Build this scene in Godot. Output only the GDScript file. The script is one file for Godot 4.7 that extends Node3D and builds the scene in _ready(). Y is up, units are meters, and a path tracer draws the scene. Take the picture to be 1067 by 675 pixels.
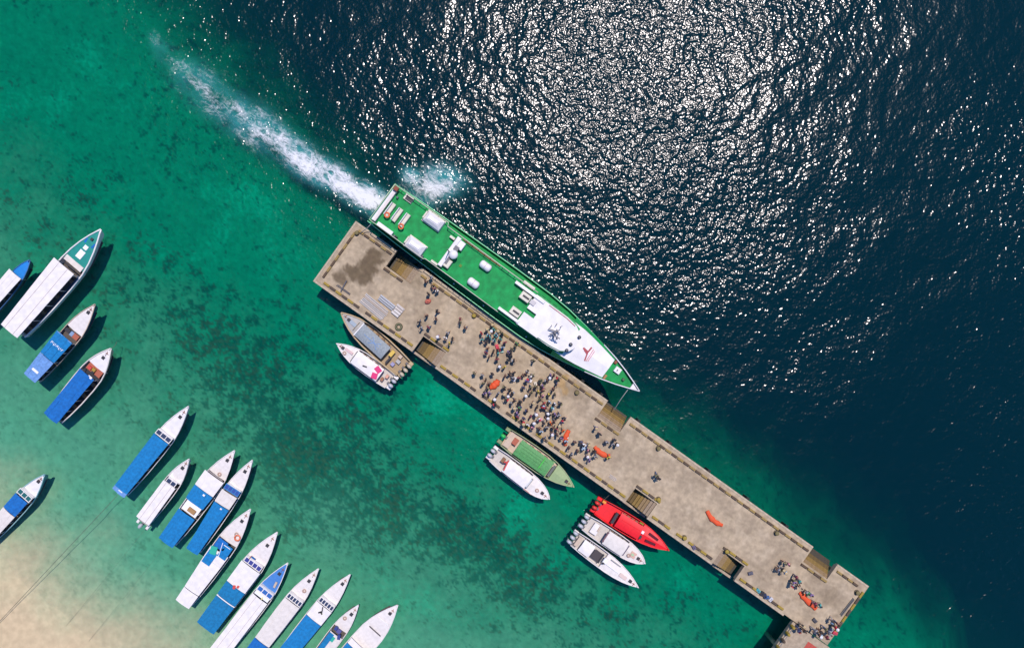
extends Node3D
# A jetty with a fast ferry, speedboats and wooden boats, seen from a drone that looks straight down.
# x = right of the picture, z = down the picture, y = up, metres; the water lies at y = 0.

const S := 0.13            # metres per photo pixel at the water
const EYE := 92.5          # height of the drone
const PIER_Y := 2.3

var M := {}
var taken := {}
var rng := RandomNumberGenerator.new()
var n_bed := FastNoiseLite.new()
var n_fine := FastNoiseLite.new()
var n_warp := FastNoiseLite.new()

# ---------------------------------------------------------------- helpers
func P(px: float, py: float, y := 0.0) -> Vector3:      # photo pixel -> point at height y
	var k := S * (EYE - y) / EYE
	return Vector3((px - 533.5) * k, y, (py - 337.5) * k)

func lin(r: float, g: float, b: float, a := 1.0) -> Color:
	return Color(r, g, b, a).linear_to_srgb()

func mat(key: String, r: float, g: float, b: float, rough := 0.7, metal := 0.0, tex: Texture2D = null, tex_scale := 0.5) -> StandardMaterial3D:
	if M.has(key):
		return M[key]
	var m := StandardMaterial3D.new()
	m.resource_name = key
	m.albedo_color = lin(r, g, b)
	m.roughness = rough
	m.metallic = metal
	if tex:
		m.albedo_texture = tex
		m.uv1_triplanar = true
		m.uv1_scale = Vector3.ONE * tex_scale
	M[key] = m
	return m

func numbered(called: String) -> String:
	if not taken.has(called):
		taken[called] = 0
		return called
	taken[called] += 1
	return "%s_%03d" % [called, taken[called]]

func thing(called: String, label: String, category: String, at := Vector3.ZERO, turn := 0.0, group := "") -> Node3D:
	var o := Node3D.new()
	o.name = numbered(called)
	add_child(o)
	o.position = at
	o.rotation.y = turn
	o.set_meta("label", label)
	o.set_meta("category", category)
	if group:
		o.set_meta("group", group)
	return o

func part(parent: Node, called: String, mesh: Mesh, m: Material, at := Vector3.ZERO, basis := Basis()) -> MeshInstance3D:
	var o := MeshInstance3D.new()
	o.name = called
	o.mesh = mesh
	o.material_override = m
	parent.add_child(o, true)
	o.transform = Transform3D(basis, at)
	return o

func st() -> SurfaceTool:
	var s := SurfaceTool.new()
	s.begin(Mesh.PRIMITIVE_TRIANGLES)
	s.set_smooth_group(-1)
	return s

func done(s: SurfaceTool) -> ArrayMesh:
	s.generate_normals()
	return s.commit()

func tri(s: SurfaceTool, a: Vector3, b: Vector3, c: Vector3) -> void:
	s.add_vertex(a); s.add_vertex(b); s.add_vertex(c)

func quad(s: SurfaceTool, a: Vector3, b: Vector3, c: Vector3, d: Vector3) -> void:   # clockwise seen from the front
	tri(s, a, b, c); tri(s, a, c, d)

# box with chamfered upper edges: centre of the base, size, chamfer
func add_box(s: SurfaceTool, c: Vector3, size: Vector3, ch := 0.0, b := Basis()) -> void:
	var hx := size.x / 2; var hz := size.z / 2; var h := size.y
	var lo := [Vector3(-hx, 0, -hz), Vector3(hx, 0, -hz), Vector3(hx, 0, hz), Vector3(-hx, 0, hz)]
	var rings := [lo]
	if ch > 0.0:
		rings.append([Vector3(-hx, h - ch, -hz), Vector3(hx, h - ch, -hz), Vector3(hx, h - ch, hz), Vector3(-hx, h - ch, hz)])
	var q := ch
	rings.append([Vector3(-hx + q, h, -hz + q), Vector3(hx - q, h, -hz + q), Vector3(hx - q, h, hz - q), Vector3(-hx + q, h, hz - q)])
	for r in rings.size():
		for i in 4:
			rings[r][i] = c + b * rings[r][i]
	for r in rings.size() - 1:
		for i in 4:
			var j := (i + 1) % 4
			quad(s, rings[r][j], rings[r][i], rings[r + 1][i], rings[r + 1][j])
	var t: Array = rings[-1]
	quad(s, t[0], t[1], t[2], t[3])
	quad(s, rings[0][3], rings[0][2], rings[0][1], rings[0][0])

func box(size: Vector3, ch := 0.0) -> ArrayMesh:
	var key := "box%s%.3f" % [size, ch]
	if not M.has(key):
		var s := st()
		add_box(s, Vector3.ZERO, size, ch)
		M[key] = done(s)
	return M[key]

# polygon (x, z) raised from y0 to y1, with an optional chamfer at the top
func add_prism(s: SurfaceTool, poly: PackedVector2Array, y0: float, y1: float, ch := 0.0) -> void:
	var p := poly
	if Geometry2D.is_polygon_clockwise(p):
		p = p.duplicate()
		p.reverse()
	var n := p.size()
	var top := p
	if ch > 0.0:
		var off := Geometry2D.offset_polygon(p, -ch)
		if off.size() == 1 and off[0].size() == n:
			# match the start
			var best := 0
			for k in n:
				if off[0][k].distance_to(p[0]) < off[0][best].distance_to(p[0]):
					best = k
			top = PackedVector2Array()
			for k in n:
				top.append(off[0][(best + k) % n])
	var rings := [[p, y0], [p, y1 - (ch if top != p else 0.0)]]
	if top != p:
		rings.append([top, y1])
	for r in rings.size() - 1:
		for i in n:
			var j := (i + 1) % n
			var a: PackedVector2Array = rings[r][0]; var b: PackedVector2Array = rings[r + 1][0]
			quad(s, Vector3(a[i].x, rings[r][1], a[i].y), Vector3(a[j].x, rings[r][1], a[j].y), Vector3(b[j].x, rings[r + 1][1], b[j].y), Vector3(b[i].x, rings[r + 1][1], b[i].y))
	var idx := Geometry2D.triangulate_polygon(top)
	for k in range(0, idx.size(), 3):
		var a := top[idx[k]]; var b := top[idx[k + 1]]; var c := top[idx[k + 2]]
		if (b - a).cross(c - a) < 0:
			var w := b; b = c; c = w
		tri(s, Vector3(a.x, y1, a.y), Vector3(b.x, y1, b.y), Vector3(c.x, y1, c.y))
		tri(s, Vector3(a.x, y0, a.y), Vector3(c.x, y0, c.y), Vector3(b.x, y0, b.y))

func prism(poly: PackedVector2Array, y0: float, y1: float, ch := 0.0) -> ArrayMesh:
	var s := st()
	add_prism(s, poly, y0, y1, ch)
	return done(s)

# tube through points with a radius at each
func add_tube(s: SurfaceTool, pts: Array, radii: Array, sides := 6) -> void:
	var last: Array = []
	for i in pts.size():
		var d: Vector3 = (pts[mini(i + 1, pts.size() - 1)] - pts[maxi(i - 1, 0)]).normalized()
		var u := d.cross(Vector3.UP if absf(d.y) < 0.9 else Vector3.RIGHT).normalized()
		var v := d.cross(u).normalized()
		var ring := []
		for k in sides:
			var t := TAU * k / sides
			ring.append(pts[i] + (u * cos(t) + v * sin(t)) * radii[i])
		if i == 0:
			for k in range(1, sides - 1):
				tri(s, ring[0], ring[k], ring[k + 1])
		else:
			for k in sides:
				var j := (k + 1) % sides
				quad(s, last[k], ring[k], ring[j], last[j])
		if i == pts.size() - 1:
			for k in range(1, sides - 1):
				tri(s, ring[0], ring[k + 1], ring[k])
		last = ring

func tube(pts: Array, radii: Array, sides := 6) -> ArrayMesh:
	var s := st()
	s.set_smooth_group(0)
	add_tube(s, pts, radii, sides)
	return done(s)

# profile of (radius, y) turned round the y axis
func lathe(profile: Array, sides := 12, stretch := Vector3.ONE) -> ArrayMesh:
	var s := st()
	s.set_smooth_group(0)
	for i in profile.size() - 1:
		for k in sides:
			var a := TAU * k / sides; var b := TAU * (k + 1) / sides
			var p: Vector2 = profile[i]; var q: Vector2 = profile[i + 1]
			var v := [Vector3(cos(a) * p.x, p.y, sin(a) * p.x), Vector3(cos(b) * p.x, p.y, sin(b) * p.x), Vector3(cos(b) * q.x, q.y, sin(b) * q.x), Vector3(cos(a) * q.x, q.y, sin(a) * q.x)]
			for j in 4:
				v[j] = v[j] * stretch
			if p.x > 0.0: tri(s, v[0], v[1], v[2])
			if q.x > 0.0: tri(s, v[0], v[2], v[3])
	return done(s)

func noise_tex(freq: float, octaves: int, lo: float, hi: float, size := 512, kind := FastNoiseLite.TYPE_SIMPLEX_SMOOTH, sd := 1) -> ImageTexture:
	var n := FastNoiseLite.new()
	n.noise_type = kind
	n.frequency = freq
	n.fractal_octaves = octaves
	n.seed = sd
	var im := n.get_seamless_image(size, size)
	var out := Image.create(size, size, false, Image.FORMAT_L8)
	var data := im.get_data()
	var table := PackedByteArray()
	table.resize(256)
	for k in 256:
		table[k] = int(clampf(lerpf(lo, hi, k / 255.0), 0, 1) * 255)
	for k in data.size():
		data[k] = table[data[k]]
	out.set_data(size, size, false, Image.FORMAT_L8, data)
	return ImageTexture.create_from_image(out)

# ---------------------------------------------------------------- sea
func line_side(px: float, py: float, line: Array) -> float:   # signed distance in pixels, positive to the upper right
	var best := 1e9
	var sgn := 1.0
	var p := Vector2(px, py)
	for i in line.size() - 1:
		var a: Vector2 = line[i]; var b: Vector2 = line[i + 1]
		var q := Geometry2D.get_closest_point_to_segment(p, a, b)
		var d := q.distance_to(p)
		if d < best:
			best = d
			sgn = -signf((b - a).cross(p - a))
	return best * sgn

const DROP := [Vector2(-400, -480), Vector2(75, -55), Vector2(163, 48), Vector2(235, 128), Vector2(305, 205), Vector2(385, 285), Vector2(500, 365), Vector2(628, 462), Vector2(785, 555), Vector2(930, 665), Vector2(1040, 780), Vector2(1500, 1250)]
const SHORE := [Vector2(-600, 40), Vector2(-60, 535), Vector2(40, 606), Vector2(130, 676), Vector2(300, 770), Vector2(900, 1200)]

func depth_at(px: float, py: float) -> float:
	var w := n_warp.get_noise_2d(px, py) * 22.0
	var d := line_side(px, py, DROP) + w
	var s := line_side(px, py, SHORE) + w * 0.6
	var shelf := 0.12 + 2.4 * (1.0 - exp(-maxf(s, 0.0) / 140.0)) if s > 0.0 else 0.12 + s * 0.012
	var t := smoothstep(-85.0, 235.0, d)
	shelf += t * t * 30.0 + maxf(d, 0) * 0.01
	shelf += n_bed.get_noise_2d(px * 1.5, py * 1.5) * 0.35 * clampf(shelf, 0, 1)
	return shelf

# dark weed and coral beds, as (x, y, reach along, reach across, turn, strength) in photo pixels
const REEFS := [[250, 385, 120, 70, 0.6, 0.5], [300, 480, 90, 55, 0.9, 0.55], [395, 405, 40, 70, 0.2, 0.45], [420, 540, 130, 55, 0.5, 0.5], [555, 615, 110, 50, 0.5, 0.5],
	[210, 120, 70, 45, 0.3, 0.25], [90, 190, 120, 40, -0.3, 0.25], [500, 560, 60, 40, 0.0, 0.3], [330, 560, 60, 40, 0.4, 0.3], [700, 640, 80, 40, 0.5, 0.3], [150, 300, 80, 40, 0.3, 0.25], [640, 520, 60, 40, 0.6, 0.2]]
const PALE := [[480, 420, 90, 40, 0.6, 0.5], [560, 540, 70, 40, 0.6, 0.4], [60, 90, 90, 90, 0.0, 0.2], [230, 230, 80, 60, 0.4, 0.3], [690, 600, 80, 40, 0.5, 0.3], [400, 620, 120, 40, 0.2, 0.35], [20, 330, 60, 60, 0.0, 0.3]]

func patches(list: Array, px: float, py: float) -> float:
	var sum := 0.0
	for r in list:
		var dx: float = px - r[0]; var dy: float = py - r[1]
		var c := cos(r[4]); var sn := sin(r[4])
		var u: float = (dx * c + dy * sn) / r[2]; var v: float = (-dx * sn + dy * c) / r[3]
		var q := u * u + v * v
		if q < 6.0:
			sum += r[5] * exp(-q)
	return sum

func bed_color(px: float, py: float) -> Color:
	var s := line_side(px, py, SHORE)
	var f := n_fine.get_noise_2d(px, py)
	var g := n_bed.get_noise_2d(px, py)
	var h := n_fine.get_noise_2d(px * 3.1 + 900.0, py * 3.1)
	var e := n_fine.get_noise_2d(px * 4.6 + 50.0, py * 4.6 - 400.0)
	var sand := smoothstep(112.0, -50.0, s + g * 30.0 + h * 8.0)
	var shallow_tint := smoothstep(360.0, 90.0, s + g * 60.0 + h * 30.0)
	var weed := smoothstep(0.02, 0.58, f * 0.95 + g * 0.25 + h * 0.65 + e * 0.8 + patches(REEFS, px, py) * 1.0 - patches(PALE, px, py) * 0.7 - 0.2) * (1.0 - sand * 0.9) * (1.0 - shallow_tint * 0.6)
	var pale := smoothstep(0.2, 0.7, g * 0.5 + h * 0.35 + patches(PALE, px, py))
	var c := Color(0.003, 0.315, 0.145).lerp(Color(0.004, 0.53, 0.26), pale)          # sand, with the green tint of the water above painted into its colour
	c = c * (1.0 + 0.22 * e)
	c = c.lerp(Color(0.12, 0.47, 0.265), shallow_tint)                                       # shallower sand, with a paler water tint painted in
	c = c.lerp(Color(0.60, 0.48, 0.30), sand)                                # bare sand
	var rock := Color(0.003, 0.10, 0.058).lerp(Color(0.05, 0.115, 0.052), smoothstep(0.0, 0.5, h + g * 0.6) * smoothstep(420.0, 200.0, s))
	rock = rock * (1.0 + 0.5 * e)
	return c.lerp(rock, weed * 0.9)

func steps_of(lo: float, hi: float, fine: float, far: float) -> PackedFloat32Array:
	var out := PackedFloat32Array()
	for k in [12.0, 7.0, 4.0, 2.2, 1.4]:
		out.append(lo - (far - lo) * (k / 12.0) if false else lo - (far) * k / 12.0)
	var n := int((hi - lo) / fine)
	for i in n + 1:
		out.append(lo + (hi - lo) * i / n)
	for k in [1.4, 2.2, 4.0, 7.0, 12.0]:
		out.append(hi + far * k / 12.0)
	return out

func build_sea() -> void:
	n_bed.noise_type = FastNoiseLite.TYPE_SIMPLEX_SMOOTH
	n_bed.frequency = 0.011
	n_bed.fractal_octaves = 4
	n_bed.seed = 11
	n_fine.noise_type = FastNoiseLite.TYPE_SIMPLEX_SMOOTH
	n_fine.frequency = 0.05
	n_fine.fractal_octaves = 4
	n_fine.fractal_gain = 0.6
	n_fine.seed = 23
	n_warp.frequency = 0.012
	n_warp.fractal_octaves = 3
	n_warp.seed = 5
	# sea bed
	var xs := steps_of(-12.0, 1079.0, 1.8, 2600.0)
	var ys := steps_of(-12.0, 687.0, 1.8, 2600.0)
	var v := PackedVector3Array(); var col := PackedColorArray(); var idx := PackedInt32Array()
	for py in ys:
		for px in xs:
			v.append(Vector3((px - 533.5) * S, -depth_at(px, py), (py - 337.5) * S))
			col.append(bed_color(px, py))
	var w := xs.size()
	for j in ys.size() - 1:
		for i in w - 1:
			var a := j * w + i
			idx.append_array(PackedInt32Array([a, a + 1, a + w + 1, a, a + w + 1, a + w]))
	var arr := []
	arr.resize(Mesh.ARRAY_MAX)
	arr[Mesh.ARRAY_VERTEX] = v
	arr[Mesh.ARRAY_COLOR] = col
	arr[Mesh.ARRAY_INDEX] = idx
	var am := ArrayMesh.new()
	am.add_surface_from_arrays(Mesh.PRIMITIVE_TRIANGLES, arr)
	var tool := SurfaceTool.new()
	tool.create_from(am, 0)
	tool.generate_normals()
	var m := StandardMaterial3D.new()
	m.resource_name = "sea_bed"
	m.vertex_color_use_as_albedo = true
	m.specular_mode = BaseMaterial3D.SPECULAR_DISABLED     # under water the bed has no gloss of its own
	m.roughness = 1.0
	m.albedo_texture = noise_tex(0.012, 6, 0.86, 1.0, 1024, FastNoiseLite.TYPE_SIMPLEX_SMOOTH, 3)
	m.uv1_triplanar = true
	m.uv1_world_triplanar = true
	m.uv1_scale = Vector3.ONE * 0.06
	var bed := part(self, "sea_bed", tool.commit(), m)
	bed.set_meta("kind", "structure")

	# water surface: a clear sheet with ripples, wind waves and swell as relief
	var tw := 2048; var th := 1312
	var wide := 146.0; var high := wide * th / tw
	var n1 := FastNoiseLite.new(); n1.seed = 71; n1.frequency = 3.0; n1.fractal_octaves = 1; n1.noise_type = FastNoiseLite.TYPE_SIMPLEX_SMOOTH
	var n2 := FastNoiseLite.new(); n2.seed = 72; n2.frequency = 0.8; n2.fractal_octaves = 2; n2.noise_type = FastNoiseLite.TYPE_SIMPLEX_SMOOTH
	var n3 := FastNoiseLite.new(); n3.seed = 73; n3.frequency = 0.055; n3.fractal_octaves = 2
	var n4 := FastNoiseLite.new(); n4.seed = 74; n4.frequency = 0.02; n4.fractal_octaves = 2
	var n5 := FastNoiseLite.new(); n5.seed = 75; n5.frequency = 0.24; n5.fractal_octaves = 1; n5.noise_type = FastNoiseLite.TYPE_SIMPLEX_SMOOTH
	var h := PackedFloat32Array()
	h.resize(tw * th)
	var at := 0
	for j in th:
		var z := (j + 0.5) / th * high
		for i in tw:
			var x := (i + 0.5) / tw * wide
			var lee := lerpf(0.6, 1.0, smoothstep(-9.0, 7.0, (x - wide / 2 + 21.1) * 0.5795 - (z - high / 2 + 13.6) * 0.815))     # calmer in the lee of the pier
			var gust := 0.8 + 0.55 * n4.get_noise_2d(x, z)
			h[at] = 0.5 + lee * gust * (WAVE_RIPPLE * n1.get_noise_2d(x * 1.0 + z * 0.15, z * 0.8) + WAVE_WIND * n2.get_noise_2d(x - z * 0.25, z + x * 0.25)) + lee * WAVE_CHOP * n5.get_noise_2d(x * 1.1 + z * 0.5, z * 0.9 - x * 0.4) + WAVE_SWELL * n3.get_noise_2d(x, z * 1.4)
			at += 1
	var im := Image.create_from_data(tw, th, false, Image.FORMAT_RF, h.to_byte_array())
	var wm := StandardMaterial3D.new()
	wm.resource_name = "water"
	wm.transparency = BaseMaterial3D.TRANSPARENCY_ALPHA
	wm.albedo_color = Color(0.02, 0.08, 0.1, 0.0)
	wm.roughness = WATER_ROUGH
	wm.metallic_specular = 0.33      # water mirrors about 2 % at this angle
	wm.heightmap_enabled = true
	wm.heightmap_texture = ImageTexture.create_from_image(im)
	wm.heightmap_scale = 100.0
	var ws := SurfaceTool.new()
	ws.begin(Mesh.PRIMITIVE_TRIANGLES)
	var R := 330.0
	var c4 := [Vector3(-R, 0, -R), Vector3(R, 0, -R), Vector3(R, 0, R), Vector3(-R, 0, R)]
	for k in [0, 1, 2, 0, 2, 3]:
		ws.set_normal(Vector3.UP)
		ws.set_uv(Vector2((c4[k].x + wide / 2) / wide, (c4[k].z + high / 2) / high))
		ws.add_vertex(c4[k])
	var water := part(self, "water", ws.commit(), wm)
	water.set_meta("kind", "structure")

	# the body of the water: clear blue sea; the green tint over the shelf is painted into the bed
	var deep := FogVolume.new()
	deep.name = "sea_water"
	deep.set_meta("kind", "structure")
	deep.shape = RenderingServer.FOG_VOLUME_SHAPE_BOX
	deep.size = Vector3(640, 40, 640)
	deep.position = Vector3(0, -20.02, 0)
	var fm := FogMaterial.new()
	fm.resource_name = "sea_water"
	fm.albedo = lin(0.0, 0.11, 0.15)
	fm.density = 0.11
	deep.material = fm
	add_child(deep)

# ---------------------------------------------------------------- foam
const WAKE := [[398, 214, 13, 0.88], [368, 198, 14, 0.86], [338, 180, 15, 0.80], [308, 161, 17, 0.70], [280, 142, 20, 0.55], [252, 121, 22, 0.45], [222, 99, 23, 0.38], [194, 78, 21, 0.32], [172, 58, 15, 0.27], [158, 38, 9, 0.22]]

func wake_at(px: float, py: float) -> float:
	var best := 0.0
	var p := Vector2(px, py)
	for i in WAKE.size() - 1:
		var a := Vector2(WAKE[i][0], WAKE[i][1]); var b := Vector2(WAKE[i + 1][0], WAKE[i + 1][1])
		var t := clampf((p - a).dot(b - a) / (b - a).length_squared(), 0, 1)
		var d: float = a.lerp(b, t).distance_to(p) / lerpf(WAKE[i][2], WAKE[i + 1][2], t)
		best = maxf(best, lerpf(WAKE[i][3], WAKE[i + 1][3], t) * exp(-d * d))
	var q := Vector2(px - 452, py - 193).rotated(0.35) / Vector2(34, 21)
	best = maxf(best, 0.66 * exp(-q.length_squared()))
	q = Vector2(px - 432, py - 186).rotated(-0.6) / Vector2(16, 10)
	return maxf(best, 0.7 * exp(-q.length_squared()))

func build_foam() -> void:
	# froth on the water and bubbles stirred in below it: sheets of thin matter, denser or thinner with the churn
	var a := FastNoiseLite.new(); a.seed = 91; a.frequency = 0.15; a.noise_type = FastNoiseLite.TYPE_SIMPLEX_SMOOTH; a.fractal_type = FastNoiseLite.FRACTAL_RIDGED; a.fractal_octaves = 4; a.fractal_gain = 0.6
	a.domain_warp_enabled = true; a.domain_warp_amplitude = 18.0; a.domain_warp_frequency = 0.025
	var b := FastNoiseLite.new(); b.seed = 92; b.frequency = 0.035; b.fractal_octaves = 5; b.fractal_gain = 0.6
	var x0 := 110.0; var y0 := -5.0; var x1 := 515.0; var y1 := 245.0
	var tw := 800; var th := 494
	var foam := PackedByteArray(); foam.resize(tw * th * 4); foam.fill(255)
	var milk := PackedByteArray(); milk.resize(tw * th * 4); milk.fill(255)
	for j in th:
		var y := lerpf(y0, y1, (j + 0.5) / th)
		for i in tw:
			var x := lerpf(x0, x1, (i + 0.5) / tw)
			var at := (j * tw + i) * 4 + 3
			var w := wake_at(x, y)
			if w < 0.03:
				foam[at] = 0; milk[at] = 0
				continue
			var u := x * 0.81 + y * 0.59; var v := -x * 0.59 + y * 0.81       # streaks along the wake
			var n := a.get_noise_2d(u * 0.6, v * 1.1) * 0.7 + b.get_noise_2d(u * 0.7, v * 1.2) * 0.75
			foam[at] = int(255.0 * 0.93 * smoothstep(0.42, 1.35, w * 1.15 + n * (0.5 + 0.45 * w)))
			milk[at] = int(255.0 * 0.68 * smoothstep(0.0, 0.7, w * (1.0 + 0.9 * b.get_noise_2d(u * 0.5 + 400.0, v * 0.8))))
	for k in 2:
		var im := Image.create_from_data(tw, th, false, Image.FORMAT_RGBA8, foam if k == 0 else milk)
		var m := StandardMaterial3D.new()
		m.resource_name = "foam" if k == 0 else "bubbly_water"
		m.transparency = BaseMaterial3D.TRANSPARENCY_ALPHA
		m.albedo_texture = ImageTexture.create_from_image(im)
		m.albedo_color = lin(0.74, 0.75, 0.76) if k == 0 else lin(0.06, 0.36, 0.37)
		m.roughness = 1.0
		m.specular_mode = BaseMaterial3D.SPECULAR_DISABLED
		m.texture_repeat = false
		var s := SurfaceTool.new()
		s.begin(Mesh.PRIMITIVE_TRIANGLES)
		var c := [Vector2(0, 0), Vector2(1, 0), Vector2(1, 1), Vector2(0, 0), Vector2(1, 1), Vector2(0, 1)]
		for q in c:
			s.set_normal(Vector3.UP)
			s.set_uv(q)
			s.add_vertex(P(lerpf(x0, x1, q.x), lerpf(y0, y1, q.y), 0.0) + Vector3(0, 0.015 if k == 0 else -0.35, 0))
		var o := part(self, "wake_foam" if k == 0 else "wake_bubbles", s.commit(), m)
		o.set_meta("kind", "stuff")
		o.set_meta("label", "white churned foam trailing from the ferry's stern" if k == 0 else "pale turquoise bubbles in the water of the ferry's wake")
		o.set_meta("category", "foam" if k == 0 else "bubbles")

# ---------------------------------------------------------------- pier
const KP := 0.12677        # metres per photo pixel at the pier's top
const NOTCH_NE := [[51.0, 82.0, 18.0], [321.0, 350.0, 17.5], [584.0, 615.0, 17.0]]
const NOTCH_SW := [[125.0, 154.0, 18.0], [397.0, 425.0, 17.0], [508.0, 537.0, 17.0]]
const PIER_L := 655.0
const PIER_W := 73.0

func pier_to_world(a: float, b: float, y: float) -> Vector3:
	return P(371.0 + 0.815 * a - 0.5795 * b, 233.0 + 0.5795 * a + 0.815 * b, PIER_Y) + Vector3(0, y - PIER_Y, 0)

func pier_ab(px: float, py: float) -> Vector2:
	var d := Vector2(px - 371.0, py - 233.0)
	return Vector2(d.x * 0.815 + d.y * 0.5795, -d.x * 0.5795 + d.y * 0.815)

func in_notch(a: float, b: float) -> bool:
	for n in NOTCH_NE:
		if a > n[0] and a < n[1] and b < n[2]: return true
	for n in NOTCH_SW:
		if a > n[0] and a < n[1] and b > PIER_W - n[2]: return true
	return false

func kerb_row(pier: Node3D, a0: float, b0: float, a1: float, b1: float, yellow: Material, dark: Material, first := 0) -> void:
	var d := Vector2(a1 - a0, b1 - b0)
	var n := maxi(1, roundi(d.length() / 7.6))
	var step := d / n
	var turn := Basis(Vector3.UP, -atan2(d.y, d.x))
	var mesh := box(Vector3(snappedf(step.length() * KP - 0.10, 0.02), 0.24, 0.30), 0.05)
	for i in n:
		var c := Vector2(a0, b0) + step * (i + 0.5)
		if rng.randf() < 0.05:
			continue
		var t := turn * Basis(Vector3.UP, rng.randf_range(-0.02, 0.02))
		part(pier, "kerb_block", mesh, yellow if (i + first) % 2 == 0 else dark, Vector3(c.x * KP, PIER_Y - 0.004, c.y * KP), t)

func build_pier() -> void:
	var pier := thing("concrete_pier", "long beige concrete pier with stair recesses and yellow kerb blocks", "pier", P(371, 233, 0) * Vector3(1, 0, 1) * ((EYE - PIER_Y) / EYE), -0.6181)
	var grain := noise_tex(0.01, 6, 0.84, 1.0, 512, FastNoiseLite.TYPE_SIMPLEX_SMOOTH, 31)
	# deck top with the stains of the photograph as dye of the concrete
	var na := FastNoiseLite.new(); na.seed = 41; na.frequency = 0.02; na.fractal_octaves = 5
	var nb := FastNoiseLite.new(); nb.seed = 42; nb.frequency = 0.09; nb.fractal_octaves = 3
	var stains := [[389.0, 268.0, 11.0, 9.0, 1.0], [384.0, 278.0, 11.0, 9.0, 1.0], [379.0, 289.0, 9.0, 8.0, 0.95], [368.0, 285.0, 11.0, 7.0, 1.0], [355.0, 290.0, 9.0, 6.0, 0.9], [399.0, 265.0, 7.0, 6.0, 0.55], [402.0, 285.0, 8.0, 5.0, 0.35], [432.0, 292.0, 9.0, 8.0, 0.35], [640.0, 448.0, 14.0, 7.0, 0.35], [595.0, 405.0, 12.0, 10.0, 0.4], [622.0, 455.0, 14.0, 8.0, 0.3], [868.0, 622.0, 12.0, 10.0, 0.45], [850.0, 600.0, 10.0, 6.0, 0.3]]
	for k in 90:      # spilt oil and scuffs
		var sa := rng.randf() * PIER_L; var sb := rng.randf_range(8, 66)
		stains.append([371.0 + 0.815 * sa - 0.5795 * sb, 233.0 + 0.5795 * sa + 0.815 * sb, rng.randf_range(1.5, 9.0), rng.randf_range(1.2, 3.5), rng.randf_range(0.08, 0.32)])
	var avals := PackedFloat32Array(); var bvals := PackedFloat32Array()
	var edges := [0.0, 51.0, 82.0, 125.0, 154.0, 321.0, 350.0, 397.0, 425.0, 508.0, 537.0, 584.0, 615.0, PIER_L]
	for e in edges.size() - 1:
		var n := ceili((edges[e + 1] - edges[e]) / 2.2)
		for i in n:
			avals.append(edges[e] + (edges[e + 1] - edges[e]) * i / n)
	avals.append(PIER_L)
	var bedges := [0.0, 17.0, 17.5, 18.0, 55.0, 56.0, PIER_W]
	for e in bedges.size() - 1:
		var n := ceili((bedges[e + 1] - bedges[e]) / 2.2)
		for i in n:
			bvals.append(bedges[e] + (bedges[e + 1] - bedges[e]) * i / n)
	bvals.append(PIER_W)
	var s := SurfaceTool.new()
	s.begin(Mesh.PRIMITIVE_TRIANGLES)
	var nbv := bvals.size()
	for a in avals:
		for b in bvals:
			var q := Vector2(371.0 + 0.815 * a - 0.5795 * b, 233.0 + 0.5795 * a + 0.815 * b)
			var big := na.get_noise_2d(a, b); var small := nb.get_noise_2d(a, b)
			var c := Color(0.48, 0.38, 0.25).lerp(Color(0.385, 0.302, 0.20), smoothstep(-0.25, 0.4, big + small * 0.5))
			c = c.lerp(Color(0.505, 0.405, 0.275), smoothstep(0.1, 0.5, na.get_noise_2d(a * 2.0 + 300.0, b * 2.0)))
			var wet := 0.0
			for t in stains:
				var d := (q - Vector2(t[0], t[1])).rotated(-0.5) / Vector2(t[2], t[3])
				wet = maxf(wet, t[4] * smoothstep(1.25, 0.75, d.length() + small * 0.55))
			c = c.lerp(Color(0.115, 0.078, 0.038), wet * 0.88)
			if a > 268 and a < 283 and b < 24:     # rubbed yellow paint across the deck
				c = c.lerp(Color(0.45, 0.27, 0.08), 0.55 * smoothstep(-0.1, 0.3, small + (0.3 if absf(a - 281.0) < 2.0 else 0.0)))
			s.set_color(c)
			s.set_normal(Vector3.UP)
			s.add_vertex(Vector3(a * KP, PIER_Y, b * KP))
	for i in avals.size() - 1:
		for j in nbv - 1:
			if in_notch((avals[i] + avals[i + 1]) / 2, (bvals[j] + bvals[j + 1]) / 2):
				continue
			var k := i * nbv + j
			for x in [k, k + nbv, k + nbv + 1, k, k + nbv + 1, k + 1]:
				s.add_index(x)
	var dm := StandardMaterial3D.new()
	dm.resource_name = "pier_concrete"
	dm.vertex_color_use_as_albedo = true
	dm.albedo_texture = grain
	dm.uv1_triplanar = true
	dm.uv1_scale = Vector3.ONE * 0.21
	dm.roughness = 0.9
	part(pier, "deck_top", s.commit(), dm)
	var cm := mat("concrete_side", 0.43, 0.345, 0.24, 0.95, 0.0, grain, 0.3)
	var poly := PackedVector2Array([Vector2(0, 0)])
	for n in NOTCH_NE:
		poly.append_array([Vector2(n[0], 0), Vector2(n[0], n[2]), Vector2(n[1], n[2]), Vector2(n[1], 0)])
	poly.append_array([Vector2(PIER_L, 0), Vector2(PIER_L, PIER_W)])
	for k in [2, 1, 0]:
		var n: Array = NOTCH_SW[k]
		poly.append_array([Vector2(n[1], PIER_W), Vector2(n[1], PIER_W - n[2]), Vector2(n[0], PIER_W - n[2]), Vector2(n[0], PIER_W)])
	poly.append(Vector2(0, PIER_W))
	for k in poly.size():
		poly[k] *= KP
	part(pier, "deck_slab", prism(poly, PIER_Y - 0.75, PIER_Y - 0.006), cm)
	# pale worn ledge outside the kerbs
	var ledge := mat("ledge", 0.50, 0.41, 0.29, 0.9, 0.0, grain, 0.4)
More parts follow.
